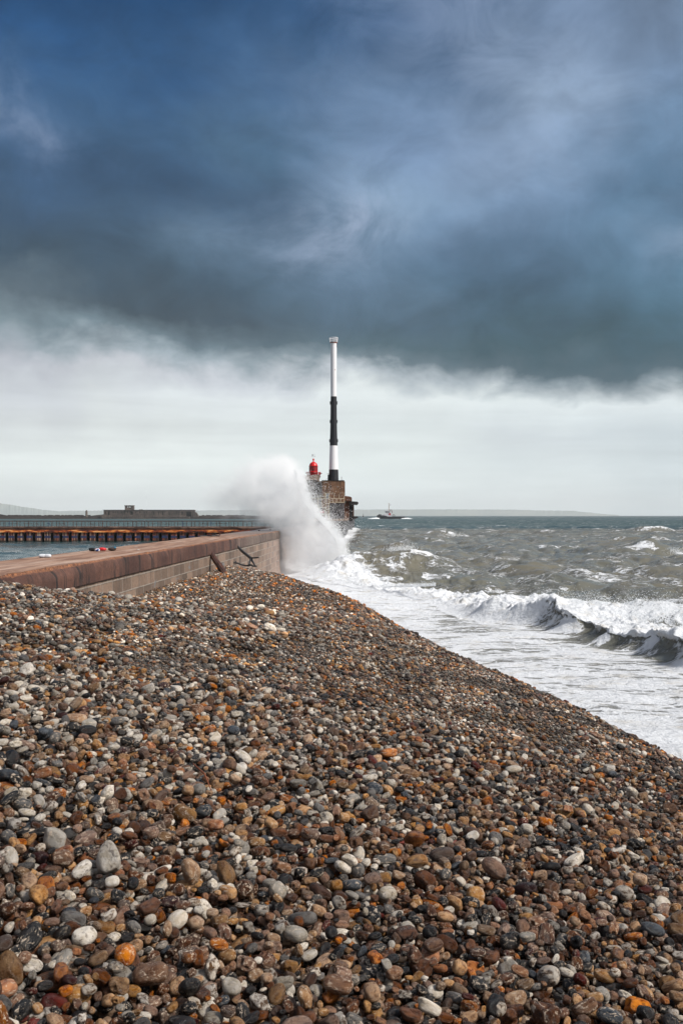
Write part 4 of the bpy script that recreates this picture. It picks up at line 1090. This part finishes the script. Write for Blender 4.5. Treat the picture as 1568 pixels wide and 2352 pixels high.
# ================================================================== HILLS
hm = paint('hill', (122, 132, 130), (138, 144, 138), .95, .0016)  # base colour paled, so part of the haze fade is painted in
def hills(name, pts, Y, thick, label, seed):
    xs = np.linspace(pts[0][0], pts[-1][0], 900); ys = np.interp(xs, [a for a, b in pts], [b for a, b in pts])
    hz = (HY-ys)/F*Y+5; hz = np.maximum(hz+(fbm(xs*.35+seed, xs*0+seed, 5)-.5)*10*np.clip(hz/40, 0, 1), 2)
    ds = np.array([0, .06, .16, .3, .5, .75, 1.0]); pr = np.array([0, .30, .62, .86, 1.0, .85, .3])
    D_, Xs = np.meshgrid(ds, xs, indexing='ij'); PR = np.interp(D_, ds, pr)
    Xw = (Xs-CX)/F*(Y+D_*0); Yw = Y+D_*thick
    Hn = (fbm(Xs*.12, D_*3+seed, 4)-.5)*.25*(D_ > 0)*(D_ < .5)
    Zw = (hz[None, :]+0*D_)*(PR*(1+Hn))*(Yw/Y)-6*(D_ == 0)
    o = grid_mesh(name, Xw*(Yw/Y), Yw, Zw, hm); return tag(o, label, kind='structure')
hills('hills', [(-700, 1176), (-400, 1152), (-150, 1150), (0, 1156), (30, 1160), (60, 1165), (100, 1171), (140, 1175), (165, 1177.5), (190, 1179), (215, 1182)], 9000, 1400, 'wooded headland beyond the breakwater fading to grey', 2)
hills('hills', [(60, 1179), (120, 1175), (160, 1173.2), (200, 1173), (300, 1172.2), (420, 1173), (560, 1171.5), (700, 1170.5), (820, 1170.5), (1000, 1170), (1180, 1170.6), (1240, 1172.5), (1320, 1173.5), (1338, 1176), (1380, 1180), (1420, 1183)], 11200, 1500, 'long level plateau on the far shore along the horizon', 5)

# ================================================================== QUAY HEAD, BLOCKHOUSE, LIGHTHOUSE, MAST
n = NT('wet_masonry'); p = n.pos()
br = n.n('ShaderNodeTexBrick', inp={'Vector': n.n('ShaderNodeCombineXYZ', inp={0: n.math('ADD', n.n('ShaderNodeSeparateXYZ', inp={0: p}).outputs[0], n.math('MULTIPLY', n.n('ShaderNodeSeparateXYZ', inp={0: p}).outputs[1], .12)), 1: n.n('ShaderNodeSeparateXYZ', inp={0: p}).outputs[2]}).outputs[0],
     'Color1': (*sl((66, 62, 64)), 1), 'Color2': (*sl((44, 42, 46)), 1), 'Mortar': (*sl((66, 62, 62)), 1), 'Scale': 1, 'Mortar Size': .03, 'Brick Width': 1.3, 'Row Height': .6})
r1 = n.noise(n.vmath('MULTIPLY', p, (2, .3, .25)).outputs[0], 1, 6, .7)
c_ = n.mix(n.mrange(r1, .45, .62, 0, .75), br.outputs[0], sl((24, 24, 28)))
z_ = n.n('ShaderNodeSeparateXYZ', inp={0: p}).outputs[2]
c_ = n.mix(n.math('MULTIPLY', n.mrange(z_, 3.3, 3.8), n.mrange(r1, .6, .4, 0, .8)), c_, sl((150, 142, 140)))
wetm = n.bsdf(c_, .6, n.bump(br.outputs[1], -.5, .05))
def concrete(name, a, b, s_, streak=.7, seed=0):
    n = NT(name); p = n.vmath('ADD', n.pos(), (seed*7.3, 0, seed*3.1)).outputs[0]
    g_ = n.noise(p, .8, 8, .75); st_ = n.noise(n.vmath('MULTIPLY', p, (1.3, .3, .14)).outputs[0], 1.2, 6, .7, .3); gr = n.noise(p, 4.5, 5, .8)
    c_ = n.mix(n.mrange(g_, .36, .62), sl(a), sl(b)); c_ = n.mix(n.mrange(st_, .48, .64, 0, streak), c_, sl(s_))
    m_ = n.mrange(gr, .3, .7, .4, 1.6, 'LINEAR'); c_ = n.mix(1.0, c_, n.n('ShaderNodeCombineColor', inp={0: m_, 1: m_, 2: m_}).outputs[0], 'MULTIPLY')
    return n.bsdf(c_, .88, n.bump(gr, .5, .08))
c_grey = concrete('grey_concrete', (70, 66, 66), (112, 104, 98), (40, 40, 50), .7, 1)
c_brown = concrete('brown_concrete', (92, 64, 44), (122, 90, 66), (56, 40, 32), .6, 2)
c_pale = concrete('pale_concrete', (116, 98, 86), (148, 130, 116), (74, 64, 60), .5, 3)
c_dark = concrete('stained_concrete', (34, 34, 40), (70, 66, 68), (134, 132, 136), .55, 4)
c_rust = concrete('rust_concrete', (70, 42, 30), (112, 74, 54), (30, 22, 20), .5, 5)
c_black = concrete('black_concrete', (18, 18, 20), (36, 32, 32), (10, 10, 12), .4, 6)
quay = empty('quay_head', (2, 266, 0), 'dark wet masonry quay head at the seaward end of the wall', 'quay')
mb = MB(); pl = [(-12, 232), (.69, 233), (2.45, 300), (4.7, 357), (-9, 358), (-11, 300)]
vs = [(x, y, -2) for x, y in pl]+[(x-.03*0, y, 3.75) for x, y in pl]; m_ = len(pl)
mb.add(vs, [tuple(range(m_-1, -1, -1)), tuple(range(m_, 2*m_))]+[(i, (i+1) % m_, m_+(i+1) % m_, m_+i) for i in range(m_)]); mb.build('masonry', wetm, quay)
mb = MB(); pl2 = [(x+(.25 if x > 0 else 0), y) for x, y in pl]; vs = [(x, y, 3.755) for x, y in pl2]+[(x, y, 4.1) for x, y in pl2]
mb.add(vs, [tuple(range(m_-1, -1, -1)), tuple(range(m_, 2*m_))]+[(i, (i+1) % m_, m_+(i+1) % m_, m_+i) for i in range(m_)]); mb.build('kerb', c_pale, quay)

def C2(cx_, cy_): return ((1150+cx_/3.92)*.57415, (1750+cy_/3.92)*.57415)     # measured in an enlarged crop
def b2(m, x0, x1, y0, y1, Y, d_, mi=0):
    a = C2(x0, y0); b = C2(x1, y1); m.bpx(a[0], b[0], a[1], b[1], Y, d_, mi)
YH = 266
bh = empty('blockhouse', P(760, 1194, YH), 'tall stained concrete blockhouse on the quay head under the mast', 'blockhouse')
mb = MB(); b2(mb, 540, 885, 680, 1290, YH, 12); mb.build('tower_block', c_brown, bh, bevel=.05)
mb = MB(); b2(mb, 885.5, 900, 690, 1290, YH+.8, 11); mb.build('side_block', c_rust, bh)
mb = MB(); b2(mb, 536, 888, 671, 680, YH-.12, 12.3); mb.build('roof_edge', c_black, bh)
mb = MB(); b2(mb, 375, 539, 690, 1290, YH+1.2, 10); mb.build('annex_block', c_grey, bh, bevel=.05)
mb = MB(); b2(mb, 378, 541, 684, 691.5, YH+1.0, 10.4); mb.build('annex_ledge', c_pale, bh)
mb = MB(); b2(mb, 150, 400, 800, 1290, YH+3, 6); mb.build('rear_block', c_grey, bh)
# parapet with the round hole
h0 = Vector((P(*C2(271, 771), YH+3).x, 0, P(*C2(271, 771), YH+3).z)); rad_ = .42
a = P(*C2(170, 668), YH+3); b = P(*C2(378, 800), YH+3); vs = []; fs = []; N_ = 24
def ring(Y):
    o_ = []
    for k in range(N_):
        t = 2*math.pi*k/N_; o_.append((h0.x+math.cos(t)*rad_, Y, h0.z+math.sin(t)*rad_*1.3))
    q_ = []
    for k in range(N_):
        t = 2*math.pi*k/N_; c, s_ = math.cos(t), math.sin(t)
        fx = ((b.x if c > 0 else a.x)-h0.x)/c if abs(c) > 1e-6 else 1e9; fz = ((a.z if s_ > 0 else b.z)-h0.z)/s_ if abs(s_) > 1e-6 else 1e9
        f_ = min(abs(fx), abs(fz)); q_.append((h0.x+c*f_, Y, h0.z+s_*f_))
    return o_+q_
vs = ring(YH+3)+ring(YH+3.7)
for k in range(N_):
    k2 = (k+1) % N_; fs += [(k, k2, N_+k2, N_+k), (2*N_+k, 3*N_+k, 3*N_+k2, 2*N_+k2), (k, 2*N_+k, 2*N_+k2, k2), (N_+k, N_+k2, 3*N_+k2, 3*N_+k)]
mb = MB(); mb.add(vs, fs); mb.build('parapet', c_grey, bh)
mb = MB(); p0 = [(150, 668), (150, 592), (240, 592), (375, 597), (420, 583), (500, 585), (508, 592), (488, 640), (492, 690), (480, 690), (470, 668)]
mb.prism([(P(*C2(x, y), YH+1).x, P(*C2(x, y), YH+1).z) for x, y in p0], YH+.8, YH+9); mb.build('lantern_slab', c_pale, bh)
mb = MB(); b2(mb, 660, 890, 1030, 1291, YH-1.2, 1.1); mb.build('stained_panel', c_dark, bh)
mb = MB()
for q_ in ((676, 688, 752, 792), (764, 772, 764, 780), (790, 800, 770, 800)): b2(mb, *q_, YH-.08, .1)
b2(mb, 418, 427, 716, 728, YH+1.1, .1); mb.build('drain_slot', c_black, bh)
mb = MB(); b2(mb, 592, 652, 870, 962, YH-.15, .14); mb.build('steel_door', paint('door_steel', (126, 130, 136), (100, 102, 108), .6), bh)
mb = MB()
for q_ in ((890, 968, 1000, 1168, YH+6, 5), (850, 966, 1165, 1292, YH+4, 6)): b2(mb, *q_)
mb.build('rusty_column', c_rust, bh, bevel=.05)
mb = MB(); b2(mb, 880, 925, 1175, 1285, YH+3.8, .15); mb.build('patched_panel', c_pale, bh)
mb = MB(); b2(mb, 969, 1024, 1050, 1290, YH+8, 5); mb.build('dark_column', c_black, bh)
mb = MB(); b2(mb, 1025, 1041, 1058, 1236, YH+8.5, 3); mb.build('outer_post', c_rust, bh)
mb = MB(); p0 = [(962, 1052), (962, 1000), (1085, 1008), (1103, 1016), (1108, 1030), (1104, 1046), (1092, 1052), (1088, 1060), (1078, 1050), (1068, 1062), (1060, 1052), (1000, 1058)]
mb.prism([(P(*C2(x, y), YH+7).x, P(*C2(x, y), YH+7).z) for x, y in p0], YH+5, YH+14); mb.build('overhanging_slab', c_black, bh)
mb = MB(); p0 = [(890, 1000), (893, 925), (915, 918), (990, 934), (1005, 948), (1006, 999)]
mb.prism([(P(*C2(x, y), YH+7).x, P(*C2(x, y), YH+7).z) for x, y in p0], YH+4.5, YH+10); mb.build('broken_block', c_rust, bh)
mb = MB(); p0 = [(968, 1312), (968, 1236), (1090, 1238), (1106, 1246), (1104, 1258), (1060, 1278), (1030, 1296), (1000, 1312)]
mb.prism([(P(*C2(x, y), YH+9).x, P(*C2(x, y), YH+9).z) for x, y in p0], YH+7, YH+15); mb.build('lower_ledge', c_black, bh)
mb = MB(); mb.tube(P(*C2(850, 1120), YH+2), P(*C2(920, 995), YH+3), .03, n=5); mb.build('green_rope', paint('green_rope', (50, 104, 92), None, .8), bh)
# railings, ladder and ledges in front, each its own thing
def C3(cx_, cy_): return ((1200+cx_/7.84)*.57415, (1950+cy_/7.84)*.57415)
cream = paint('weathered_cream_paint', (196, 190, 170), (150, 132, 100), .6, 2.0)
fr = empty('ladder_frame', P(745, 1190, YH-2), 'pale metal railings and ladder frames fixed in front of the blockhouse', 'railing')
def seg(m, x0, y0, x1, y1, r=.055, Y=YH-2.0): m.tube(P(*C3(x0, y0), Y), P(*C3(x1, y1), Y), r, n=6)
mb = MB()
for y in (510, 665, 820): seg(mb, 803, y, 907, y)
seg(mb, 803, 180, 803, 980, .09); seg(mb, 907, 225, 907, 980, .09); seg(mb, 775, 178, 930, 178, .07); seg(mb, 775, 178, 775, 360, .04); seg(mb, 803, 357, 907, 357); seg(mb, 803, 975, 907, 975, .07)
mb.build('ladder', cream, fr)
mb = MB()
for x in (372, 465, 560, 652, 740): seg(mb, x, 228, x, 355, .05)
seg(mb, 372, 355, 800, 355, .07); seg(mb, 372, 355, 372, 620, .05); seg(mb, 565, 355, 565, 720, .08); seg(mb, 683, 362, 683, 610, .055); seg(mb, 380, 510, 555, 510, .05); seg(mb, 570, 625, 775, 625, .075); seg(mb, 775, 625, 800, 655, .06)
seg(mb, 440, 665, 560, 665, .04); seg(mb, 575, 742, 800, 742); seg(mb, 440, 820, 600, 820, .04); seg(mb, 600, 857, 800, 857, .05); seg(mb, 700, 972, 800, 972, .04)
mb.build('left_railing', cream, fr)
mb = MB()
for x in (1065, 1230, 1385): seg(mb, x, 215, x, 350, .06)
for x in (1030, 1148, 1268, 1385): seg(mb, x, 350, x, 465, .06)
seg(mb, 915, 350, 1385, 350, .07); seg(mb, 912, 466, 1388, 466, .08); seg(mb, 930, 180, 1110, 180, .04)
mb.build('right_railing', cream, fr)
mb = MB(); a = C3(572, 612); b = C3(800, 640)
sgn = empty('warning_sign', P(*C3(684, 770), YH-2.15), 'small red sign with white lettering on the railings below the blockhouse', 'sign')
a = C3(622, 740); b = C3(746, 798); mb = MB(); mb.bpx(a[0], b[0], a[1], b[1], YH-2.2, .06); mb.build('board', paint('sign_red', (196, 34, 48), (170, 30, 44), .5), sgn)
mb = MB()
for row, xs_ in ((757, (652, 664, 676, 690, 704, 716)), (777, (646, 658, 672, 684, 696, 710, 722))):
    for q_, x in enumerate(xs_):
        a = C3(x-3.4, row-6); b = C3(x+3.4, row+6); mb.bpx(a[0], b[0] if q_ % 2 else (a[0]+b[0])/2, a[1], b[1], YH-2.23, .025)
mb.build('lettering', paint('sign_white', (226, 222, 224), None, .5), sgn)
# lighthouse
YLH = YH+4; k3 = YLH/F
def C4(cx_, cy_): return ((1200+cx_/7.84)*.57415, (1800+cy_/7.84)*.57415)
red = paint('red_gloss', (206, 6, 12), (176, 5, 10), .3, 2); dred = paint('deep_red', (140, 10, 22), (104, 8, 18), .45, 3)
base = P(*C4(418, 800), YLH); lh = empty('lighthouse', base, 'small bright red lighthouse lantern with a domed roof', 'lighthouse')
u1 = k3*.57415/7.84
def zc(y): return (800-y)*u1
def lat(m, prof, n_=40): m.lathe([(r*u1, zc(y)) for r, y in prof], base, n_)
mb = MB(); lat(mb, [(133, 800), (133, 668), (135, 664)]); mb.build('lower_drum', red, lh, True)
mb = MB(); lat(mb, [(132, 664), (132, 512)])
for k in range(18):
    t = 2*math.pi*k/18; c = base+Vector((math.cos(t)*134*u1, math.sin(t)*134*u1, 0)); mb.tube(c+Vector((0, 0, zc(664))), c+Vector((0, 0, zc(512))), 2.5*u1, n=5)
for yy_ in (560, 612): mb.lathe([(135*u1, zc(yy_)-1.5*u1), (135*u1, zc(yy_)+1.5*u1)], base, 40)
lan = mb.build('lantern_room', dred, lh, True)
mb = MB(); lat(mb, [(128, 512), (150, 510), (150, 503), (131, 497), (126, 470), (108, 430), (80, 398), (44, 380), (22, 372), (17, 350), (16, 330)]); dome_ = mb.build('dome', red, lh, True)
mb = MB(); lat(mb, [(12, 332), (22, 324), (28, 310), (29, 298), (26, 284), (16, 272), (4, 267)], 20); mb.build('finial', red, dome_, True)
mb = MB(); top = base+Vector((0, 0, zc(268))); mb.tube(top, base+Vector((0, 0, zc(90))), 1.4*u1, n=5)
for y_, s_ in ((210, 42), (160, 40)):
    c = base+Vector((0, 0, zc(y_))); mb.tube(c-Vector((s_*u1, 0, 0)), c+Vector((s_*u1, 0, 0)), 1.6*u1, n=5); mb.tube(c-Vector((0, s_*u1, 0)), c+Vector((0, s_*u1, 0)), 1.6*u1, n=5)
    for e in (-1, 1): mb.box(c.x+e*s_*u1-.08, c.x+e*s_*u1+.08, c.y-.02, c.y+.02, c.z-.03, c.z+.09)
mb.box(top.x-.36, top.x-.14, top.y-.02, top.y+.02, base.z+zc(185), base.z+zc(140)); mb.build('weather_vane', paint('vane_grey', (92, 88, 92), None, .6), lh)
mb = MB()
for k in range(40):
    t = 2*math.pi*k/40; c = base+Vector((math.cos(t)*188*u1, math.sin(t)*188*u1, 0)); c2 = base+Vector((math.cos(t)*226*u1, math.sin(t)*226*u1, 0))
    mb.tube(c+Vector((0, 0, zc(796))), c2+Vector((0, 0, zc(700))), 3.2*u1, n=4)
mb.lathe([(228*u1, zc(704)), (228*u1, zc(697))], base, 40); mb.lathe([(186*u1, zc(800)), (190*u1, zc(792))], base, 40); mb.lathe([(208*u1, zc(752)), (208*u1, zc(747))], base, 40)
mb.build('gallery_railing', red, lh)
mb = MB(); c = base+Vector((212*u1, -30*u1, zc(745))); mb.box(c.x-.3, c.x+.18, c.y-.1, c.y+.1, c.z-.32, c.z+.3); c = base+Vector((252*u1, 0, zc(730))); mb.lathe([(.05, -.15), (.14, -.1), (.14, .08), (.04, .12)], c, 10); c = base+Vector((-232*u1, 0, zc(728))); mb.lathe([(.05, -.15), (.12, -.1), (.12, .08), (.04, .12)], c, 10)
mb.build('gallery_lamp', dred, lh)
mb = MB(); c = base+Vector((0, -133*u1-.05, zc(632))); mb.box(c.x-.13, c.x+.13, c.y, c.y+.2, c.z-.28, c.z+.28); mb.build('lantern_window', c_black, lan)
# mast
YM = YH+5; kM = YM/F
mx = P(766, 1104, YM).x; mast = empty('signal_mast', (mx, YM, P(0, 1104, YM).z), 'tall slender black and white banded mast rising above the blockhouse', 'mast')
def mz(y): return (1104-y)*kM
def rM(w): return w/2*kM
wm = NT('mast_white'); p = wm.obj(); z_ = wm.n('ShaderNodeSeparateXYZ', inp={0: p}).outputs[2]
r1 = wm.noise(wm.vmath('MULTIPLY', p, (3, 3, .15)).outputs[0], 1, 5, .6)
white_m = wm.bsdf(wm.mix(wm.mrange(r1, .55, .75, 0, .25), sl((222, 221, 224)), sl((184, 176, 168))), .35)
black_m = paint('mast_black', (8, 10, 18), (14, 18, 28), .45, 1)
rustm = paint('mast_rust', (134, 62, 30), (84, 40, 24), .8, 3)
bs = Vector((mx, YM, P(0, 1104, YM).z))
for nm, m_, pr in (('black_base', black_m, [(22.6, 1104), (21.2, 1078.6)]), ('lower_white_band', white_m, [(21.1, 1078.6), (17.8, 1023.8)]), ('black_band', black_m, [(17.7, 1023.8), (15.2, 975), (13.9, 911)]), ('upper_white_band', white_m, [(13.7, 911), (14.0, 788)])):
    mb = MB(); mb.lathe([(rM(w_), mz(y)) for w_, y in pr], bs, 40); mb.build(nm, m_, mast, True)
for y0, y1, w_ in ((922, 929, 15.8), (965, 971.5, 16.4), (1009, 1015.5, 18.8)):
    for s_ in (-1, 1):
        mb = MB(); c = bs+Vector((s_*rM(w_)-.0, 0, mz(y1))); mb.box(c.x-.09, c.x+.09, c.y-.35, c.y+.35, c.z, c.z+(y1-y0)*kM); mb.build('bracket', black_m, mast)
mb = MB(); mb.lathe([(rM(15.2), mz(788.3)), (rM(16.8), mz(788)), (rM(16.8), mz(786.4)), (rM(13), mz(786.3))], bs, 32); mb.build('platform', rustm, mast, True)
mb = MB()
for k in range(28):
    t = 2*math.pi*k/28; a = bs+Vector((math.cos(t)*rM(16.6), math.sin(t)*rM(16.6), mz(786.3))); b = bs+Vector((math.cos(t)*rM(20), math.sin(t)*rM(20), mz(776))); mb.tube(a, b, .035, n=5)
mb.lathe([(rM(20.2), mz(776.6)), (rM(20.2), mz(775.6))], bs, 32, cap=False); mb.lathe([(rM(18.4), mz(781.2)), (rM(18.4), mz(780.8))], bs, 32, cap=False)
mb.build('top_basket', white_m, mast)
mb = MB(); c = bs+Vector((rM(7), -rM(12.1), mz(850))); mb.box(c.x-.07, c.x+.07, c.y-.02, c.y+.06, c.z-.15, c.z+.12); c = bs+Vector((rM(13.6), -rM(3), mz(792))); mb.box(c.x-.08, c.x+.03, c.y-.1, c.y+.1, c.z-.7, c.z+.4); mb.build('rust_stain', rustm, mast)
mb = MB(); a = C4(866, 772); b = C4(904, 944); mb.bpx(a[0], b[0], a[1], b[1], YM-1.2, 1.6); a = C4(838, 736); b = C4(900, 743); mb.bpx(a[0], b[0], a[1], b[1], YM-.3, .12); mb.build('cable_box', black_m, mast)
mb = MB(); a = C4(1294, 836); b = C4(1306, 950); mb.bpx(a[0], b[0], a[1], b[1], YH+6, .2); tag(mb.build('roof_pipe', c_rust), 'short rusty pipe standing on the blockhouse roof right of the mast', 'pipe')
mb = MB(); a = P(*C4(820, 905), YH+2); b = P(*C4(866, 905), YH+2); mb.tube(a, b, .03, n=5); mb.tube(a, P(*C4(820, 944), YH+2), .03, n=5); mb.tube(b, P(*C4(866, 944), YH+2), .03, n=5); tag(mb.build('roof_rail', railm), 'tiny rail on the blockhouse roof left of the mast', 'railing')

# ================================================================== TUGS
hullm = paint('hull_navy', (6, 12, 26), (4, 8, 18), .45, .3); whitem = paint('cabin_white', (206, 206, 210), (184, 184, 190), .4, .4)
redm = paint('funnel_red', (190, 24, 32), None, .45); blackm = paint('tyre_black', (18, 18, 22), None, .9); glass = paint('cabin_glass', (24, 32, 42), None, .15)
mastm = paint('mast_buff', (150, 110, 70), (110, 70, 44), .6); mar = paint('maroon', (74, 26, 34), None, .5)
def tug(name, loc, u, label, cabin, funnel, flip=1):
    t = empty(name, loc, label, 'tugboat'); O = Vector(loc)
    def X(x): return O.x+(x-725)*u*flip
    def Z(y): return O.z+(582-y)*u
    # hull lofted bow (left) to stern
    st_ = [(355, 505, 560, 8), (362, 494, 570, 30), (385, 490, 582, 52), (430, 490, 590, 66), (500, 497, 592, 74), (570, 506, 592, 76), (620, 523, 592, 76), (700, 530, 592, 76), (820, 526, 592, 74), (950, 524, 592, 70), (1040, 528, 590, 62), (1080, 535, 578, 50), (1096, 540, 562, 34)]
    vs = []; fs = []
    for (x, ys, yb, hb_) in st_:
        for f_, g_ in ((1, 0), (1.0, .35), (.86, .8), (.3, 1), (-.3, 1), (-.86, .8), (-1.0, .35), (-1, 0)):
            vs.append((X(x), O.y+f_*hb_*u, Z(ys+(yb-ys)*g_)-(.0)))
    m_ = 8
    for i in range(len(st_)-1):
        for j in range(m_): fs.append((i*m_+j, i*m_+(j+1) % m_, (i+1)*m_+(j+1) % m_, (i+1)*m_+j))
    fs += [tuple(range(m_-1, -1, -1)), tuple(range((len(st_)-1)*m_, len(st_)*m_))]
    MB().add(vs, fs).build('hull', hullm, t, True)
    def bx(m, x0, x1, y0, y1, h_): m.box(min(X(x0), X(x1)), max(X(x0), X(x1)), O.y-h_*u, O.y+h_*u, Z(y1), Z(y0)); return m
    m = MB(); 
    for k in range(7): m.lathe([(14*u, -6*u), (18*u, 0), (14*u, 6*u)], (X(372+k*16), O.y-(30+k*7)*u, Z(506+k*.6)), 12)
    m.build('fender', blackm, t, True)
    m = MB(); bx(m, 490, 640, 468, 520, 52); bx(m, 640, 735, 490, 526, 52); dh_ = m.build('deckhouse', cabin, t)
    m = MB(); bx(m, 585, 690, 435, 489, 40); m.build('upper_house', cabin, t)
    m = MB(); v0 = [(X(572), Z(434)), (X(700), Z(434)), (X(706), Z(385)), (X(556), Z(385))]; m.prism(v0, O.y-44*u, O.y+44*u); wb = m.build('wheelhouse', cabin, t)
    for x in (566, 588, 610, 634, 660):
        m = MB(); bx(m, x, x+16, 394, 428, 45.2); m.build('window', glass, wb)
    m = MB()
    for x in (505, 520, 550, 590, 620): bx(m, x, x+8, 484, 493, 53)
    m.build('portholes', glass, dh_)
    m = MB(); bx(m, 655, 702, 441, 491, 30 if flip > 0 else 30); bx(m, 655, 702, 441, 491, 53); m.build('funnel', funnel, t)
    m = MB(); m.tube((X(680), O.y-20*u, Z(440)), (X(692), O.y-20*u, Z(362)), 9*u, 7*u); m.tube((X(692), O.y-20*u, Z(362)), (X(702), O.y-20*u, Z(350)), 7*u, 6*u); m.tube((X(738), O.y+10*u, Z(430)), (X(722), O.y+10*u, Z(366)), 9*u, 7*u); m.tube((X(722), O.y+10*u, Z(366)), (X(730), O.y+10*u, Z(350)), 7*u, 6*u); m.build('exhaust', mar, t, True)
    m = MB(); m.tube((X(658), O.y, Z(385)), (X(658), O.y, Z(205)), 7*u, 4*u, 6); bx(m, 644, 670, 196, 207, 8)
    for y in (240, 262, 285, 305): bx(m, 644, 672, y, y+4, 6)
    m.build('mast', mastm, t)
    m = MB(); bx(m, 682, 705, 228, 242, 1); m.build('flag', mar, t)
    m = MB(); m.tube((X(738), O.y, Z(500)), (X(760), O.y, Z(405)), 4*u, 3*u, 5); m.tube((X(725), O.y, Z(470)), (X(750), O.y, Z(415)), 5*u, 3*u, 5); m.tube((X(628), O.y, Z(385)), (X(628), O.y, Z(316)), 2*u, 2*u, 4); m.tube((X(607), O.y, Z(385)), (X(607), O.y, Z(325)), 2*u, 2*u, 4); bx(m, 560, 700, 380, 384.5, 46); m.build('derrick', whitem, t)
    m = MB(); bx(m, 745, 815, 488, 493, 40); bx(m, 760, 790, 470, 487, 25)
    for x in (745, 768, 790, 813): bx(m, x, x+4, 493, 524, 40)
    m.build('winch', paint('winch_grey', (112, 108, 112), (70, 60, 64), .6), t)
    m = MB(); bx(m, 398, 470, 472, 490, 35); bx(m, 405, 420, 462, 471, 10); m.build('bow_gear', blackm, t)
    return t
YT = 1500; tug('tugboat', P((1450+725/6.272)*.57415, 1191.6, YT), YT/F*.57415/6.272, 'navy hulled tug with white wheelhouse and red funnel steaming on the horizon', whitem, redm)
t2 = tug('tugboat', P(-26, 1186, 1650), 1650/F*.57415/6.272*.98, 'red superstructured vessel cut off at the left edge behind the breakwater', redm, redm, 1)
# wash of the tug
fw = NT('wash_foam'); fw = fw.bsdf((.82, .84, .85), .7, fw.bump(fw.noise(fw.pos(), .6, 5), .6, .5))
for x0, x1, y0, lb in ((843, 872, 1190.2, 'white bow wave pushed up by the tug'), (920, 948, 1189.8, 'white wake trailing behind the tug')):
    xs = np.linspace(x0, x1, 60); ds = np.linspace(0, 1, 9); XG, DG = np.meshgrid(xs, ds, indexing='ij'); t_ = (XG-x0)/(x1-x0)
    if x0 > 900: env = np.sin(np.clip(t_, 0, 1)*math.pi)**.6*(1-t_*.6)
    else: env = np.sin(np.clip(t_, 0, 1)*math.pi)**.6*(.25+.75*t_**2)
    Hh = env*np.sin(DG*math.pi)*(2.1+2*(fbm(XG*.9, DG*3, 3)-.5))*(1.0 if x0 > 900 else 1.7)-.2
    Yg = YT-10+DG*14; o = grid_mesh('wash', (XG-CX)/F*YT, Yg, Hh+.1, fw); tag(o, lb, 'wake', kind='stuff')
# channel buoy and gulls
by = P(833.9, 1186, 2000); k = 2000/F
b_ = MB().lathe([(1.2, -1), (1.2, .8), (.4, 1.4), (.3, 4.6), (.5, 4.7), (.1, 5.4)], by, 10).build('channel_buoy', darkm, None, True); tag(b_, 'tiny dark channel buoy on the horizon left of the tug', 'buoy')
gull_m = paint('gull_grey', (96, 96, 100), (60, 60, 64), .8)
def gull(px, py, Y, span, ang, label):
    c = P(px, py, Y); m = MB(); s_ = span*Y/F/2
    rt = Matrix.Rotation(ang, 3, 'Y')
    def q(v): return c+rt@Vector(v)
    # body
    m.path([q((0, -.30*s_, 0)), q((0, -.15*s_, .01)), q((0, .15*s_, 0)), q((0, .36*s_, .0))], [.03*s_, .09*s_, .07*s_, .02*s_], 6)
    for e in (-1, 1):
        vs = [q((0, -.12*s_, .02)), q((0, .12*s_, .02)), q((e*.5*s_, .06*s_, .26*s_)), q((e*.5*s_, -.14*s_, .26*s_)), q((e*s_, .10*s_, .12*s_)), q((e*s_, .04*s_, .12*s_))]
        vs += [v-Vector((0, 0, .03*s_)) for v in vs]
        m.add(vs, [(0, 1, 2, 3), (3, 2, 4, 5), (7, 6, 9, 8), (8, 9, 11, 10), (0, 3, 9, 6), (3, 5, 11, 9), (1, 7, 8, 2), (2, 8, 10, 4), (4, 10, 11, 5)])
    o = m.build('seagull', gull_m); return tag(o, label, 'seagull', 'gulls in flight over the harbour')
gull(924.7, 1147, 400, 3.4, .6, 'gull flying highest to the right of the tug mast')
gull(885.5, 1151.6, 500, 2.0, -.2, 'tiny gull level with the tug mast, on its left')
gull(9, 1176, 500, 2.4, .3, 'gull skimming above the breakwater at the left edge')
gull(179.8, 1176.3, 500, 2.6, -.1, 'gull just left of the stone pillar on the breakwater')
gull(208, 1176, 500, 2.0, .2, 'gull just right of the stone pillar on the breakwater')
gull(317.5, 1162, 420, 2.8, .0, 'gull in the sky right of the ruin tower')
gull(234.7, 1154.2, 450, 2.2, .9, 'banking gull in the sky left of the ruin')
gull(1523, 1109, 380, 3.0, .4, 'lone gull high over the sea at the right')

# ================================================================== HAZE
hz = NT('haze_air'); vv = hz.n('ShaderNodeVolumePrincipled', inp={'Color': (.93, .95, .965, 1), 'Density': 5.2e-5, 'Anisotropy': .0})
hz.link(vv.outputs[0], hz.out.inputs['Volume'])
mb = MB(); mb.box(-17000, 17000, -300, 15200, -5, 240)
tag(mb.build('haze', hz.m), 'thin sea haze veiling the far shore', kind='stuff')
sc.view_settings.view_transform = 'Standard'; sc.view_settings.look = 'None'; sc.view_settings.gamma = 1; sc.view_settings.exposure = 0
sc.cycles.use_denoising = True
sc.cycles.max_bounces = 26; sc.cycles.diffuse_bounces = 3; sc.cycles.glossy_bounces = 3; sc.cycles.volume_bounces = 24; sc.cycles.transparent_max_bounces = 16
sc.cycles.volume_step_rate = 1.0
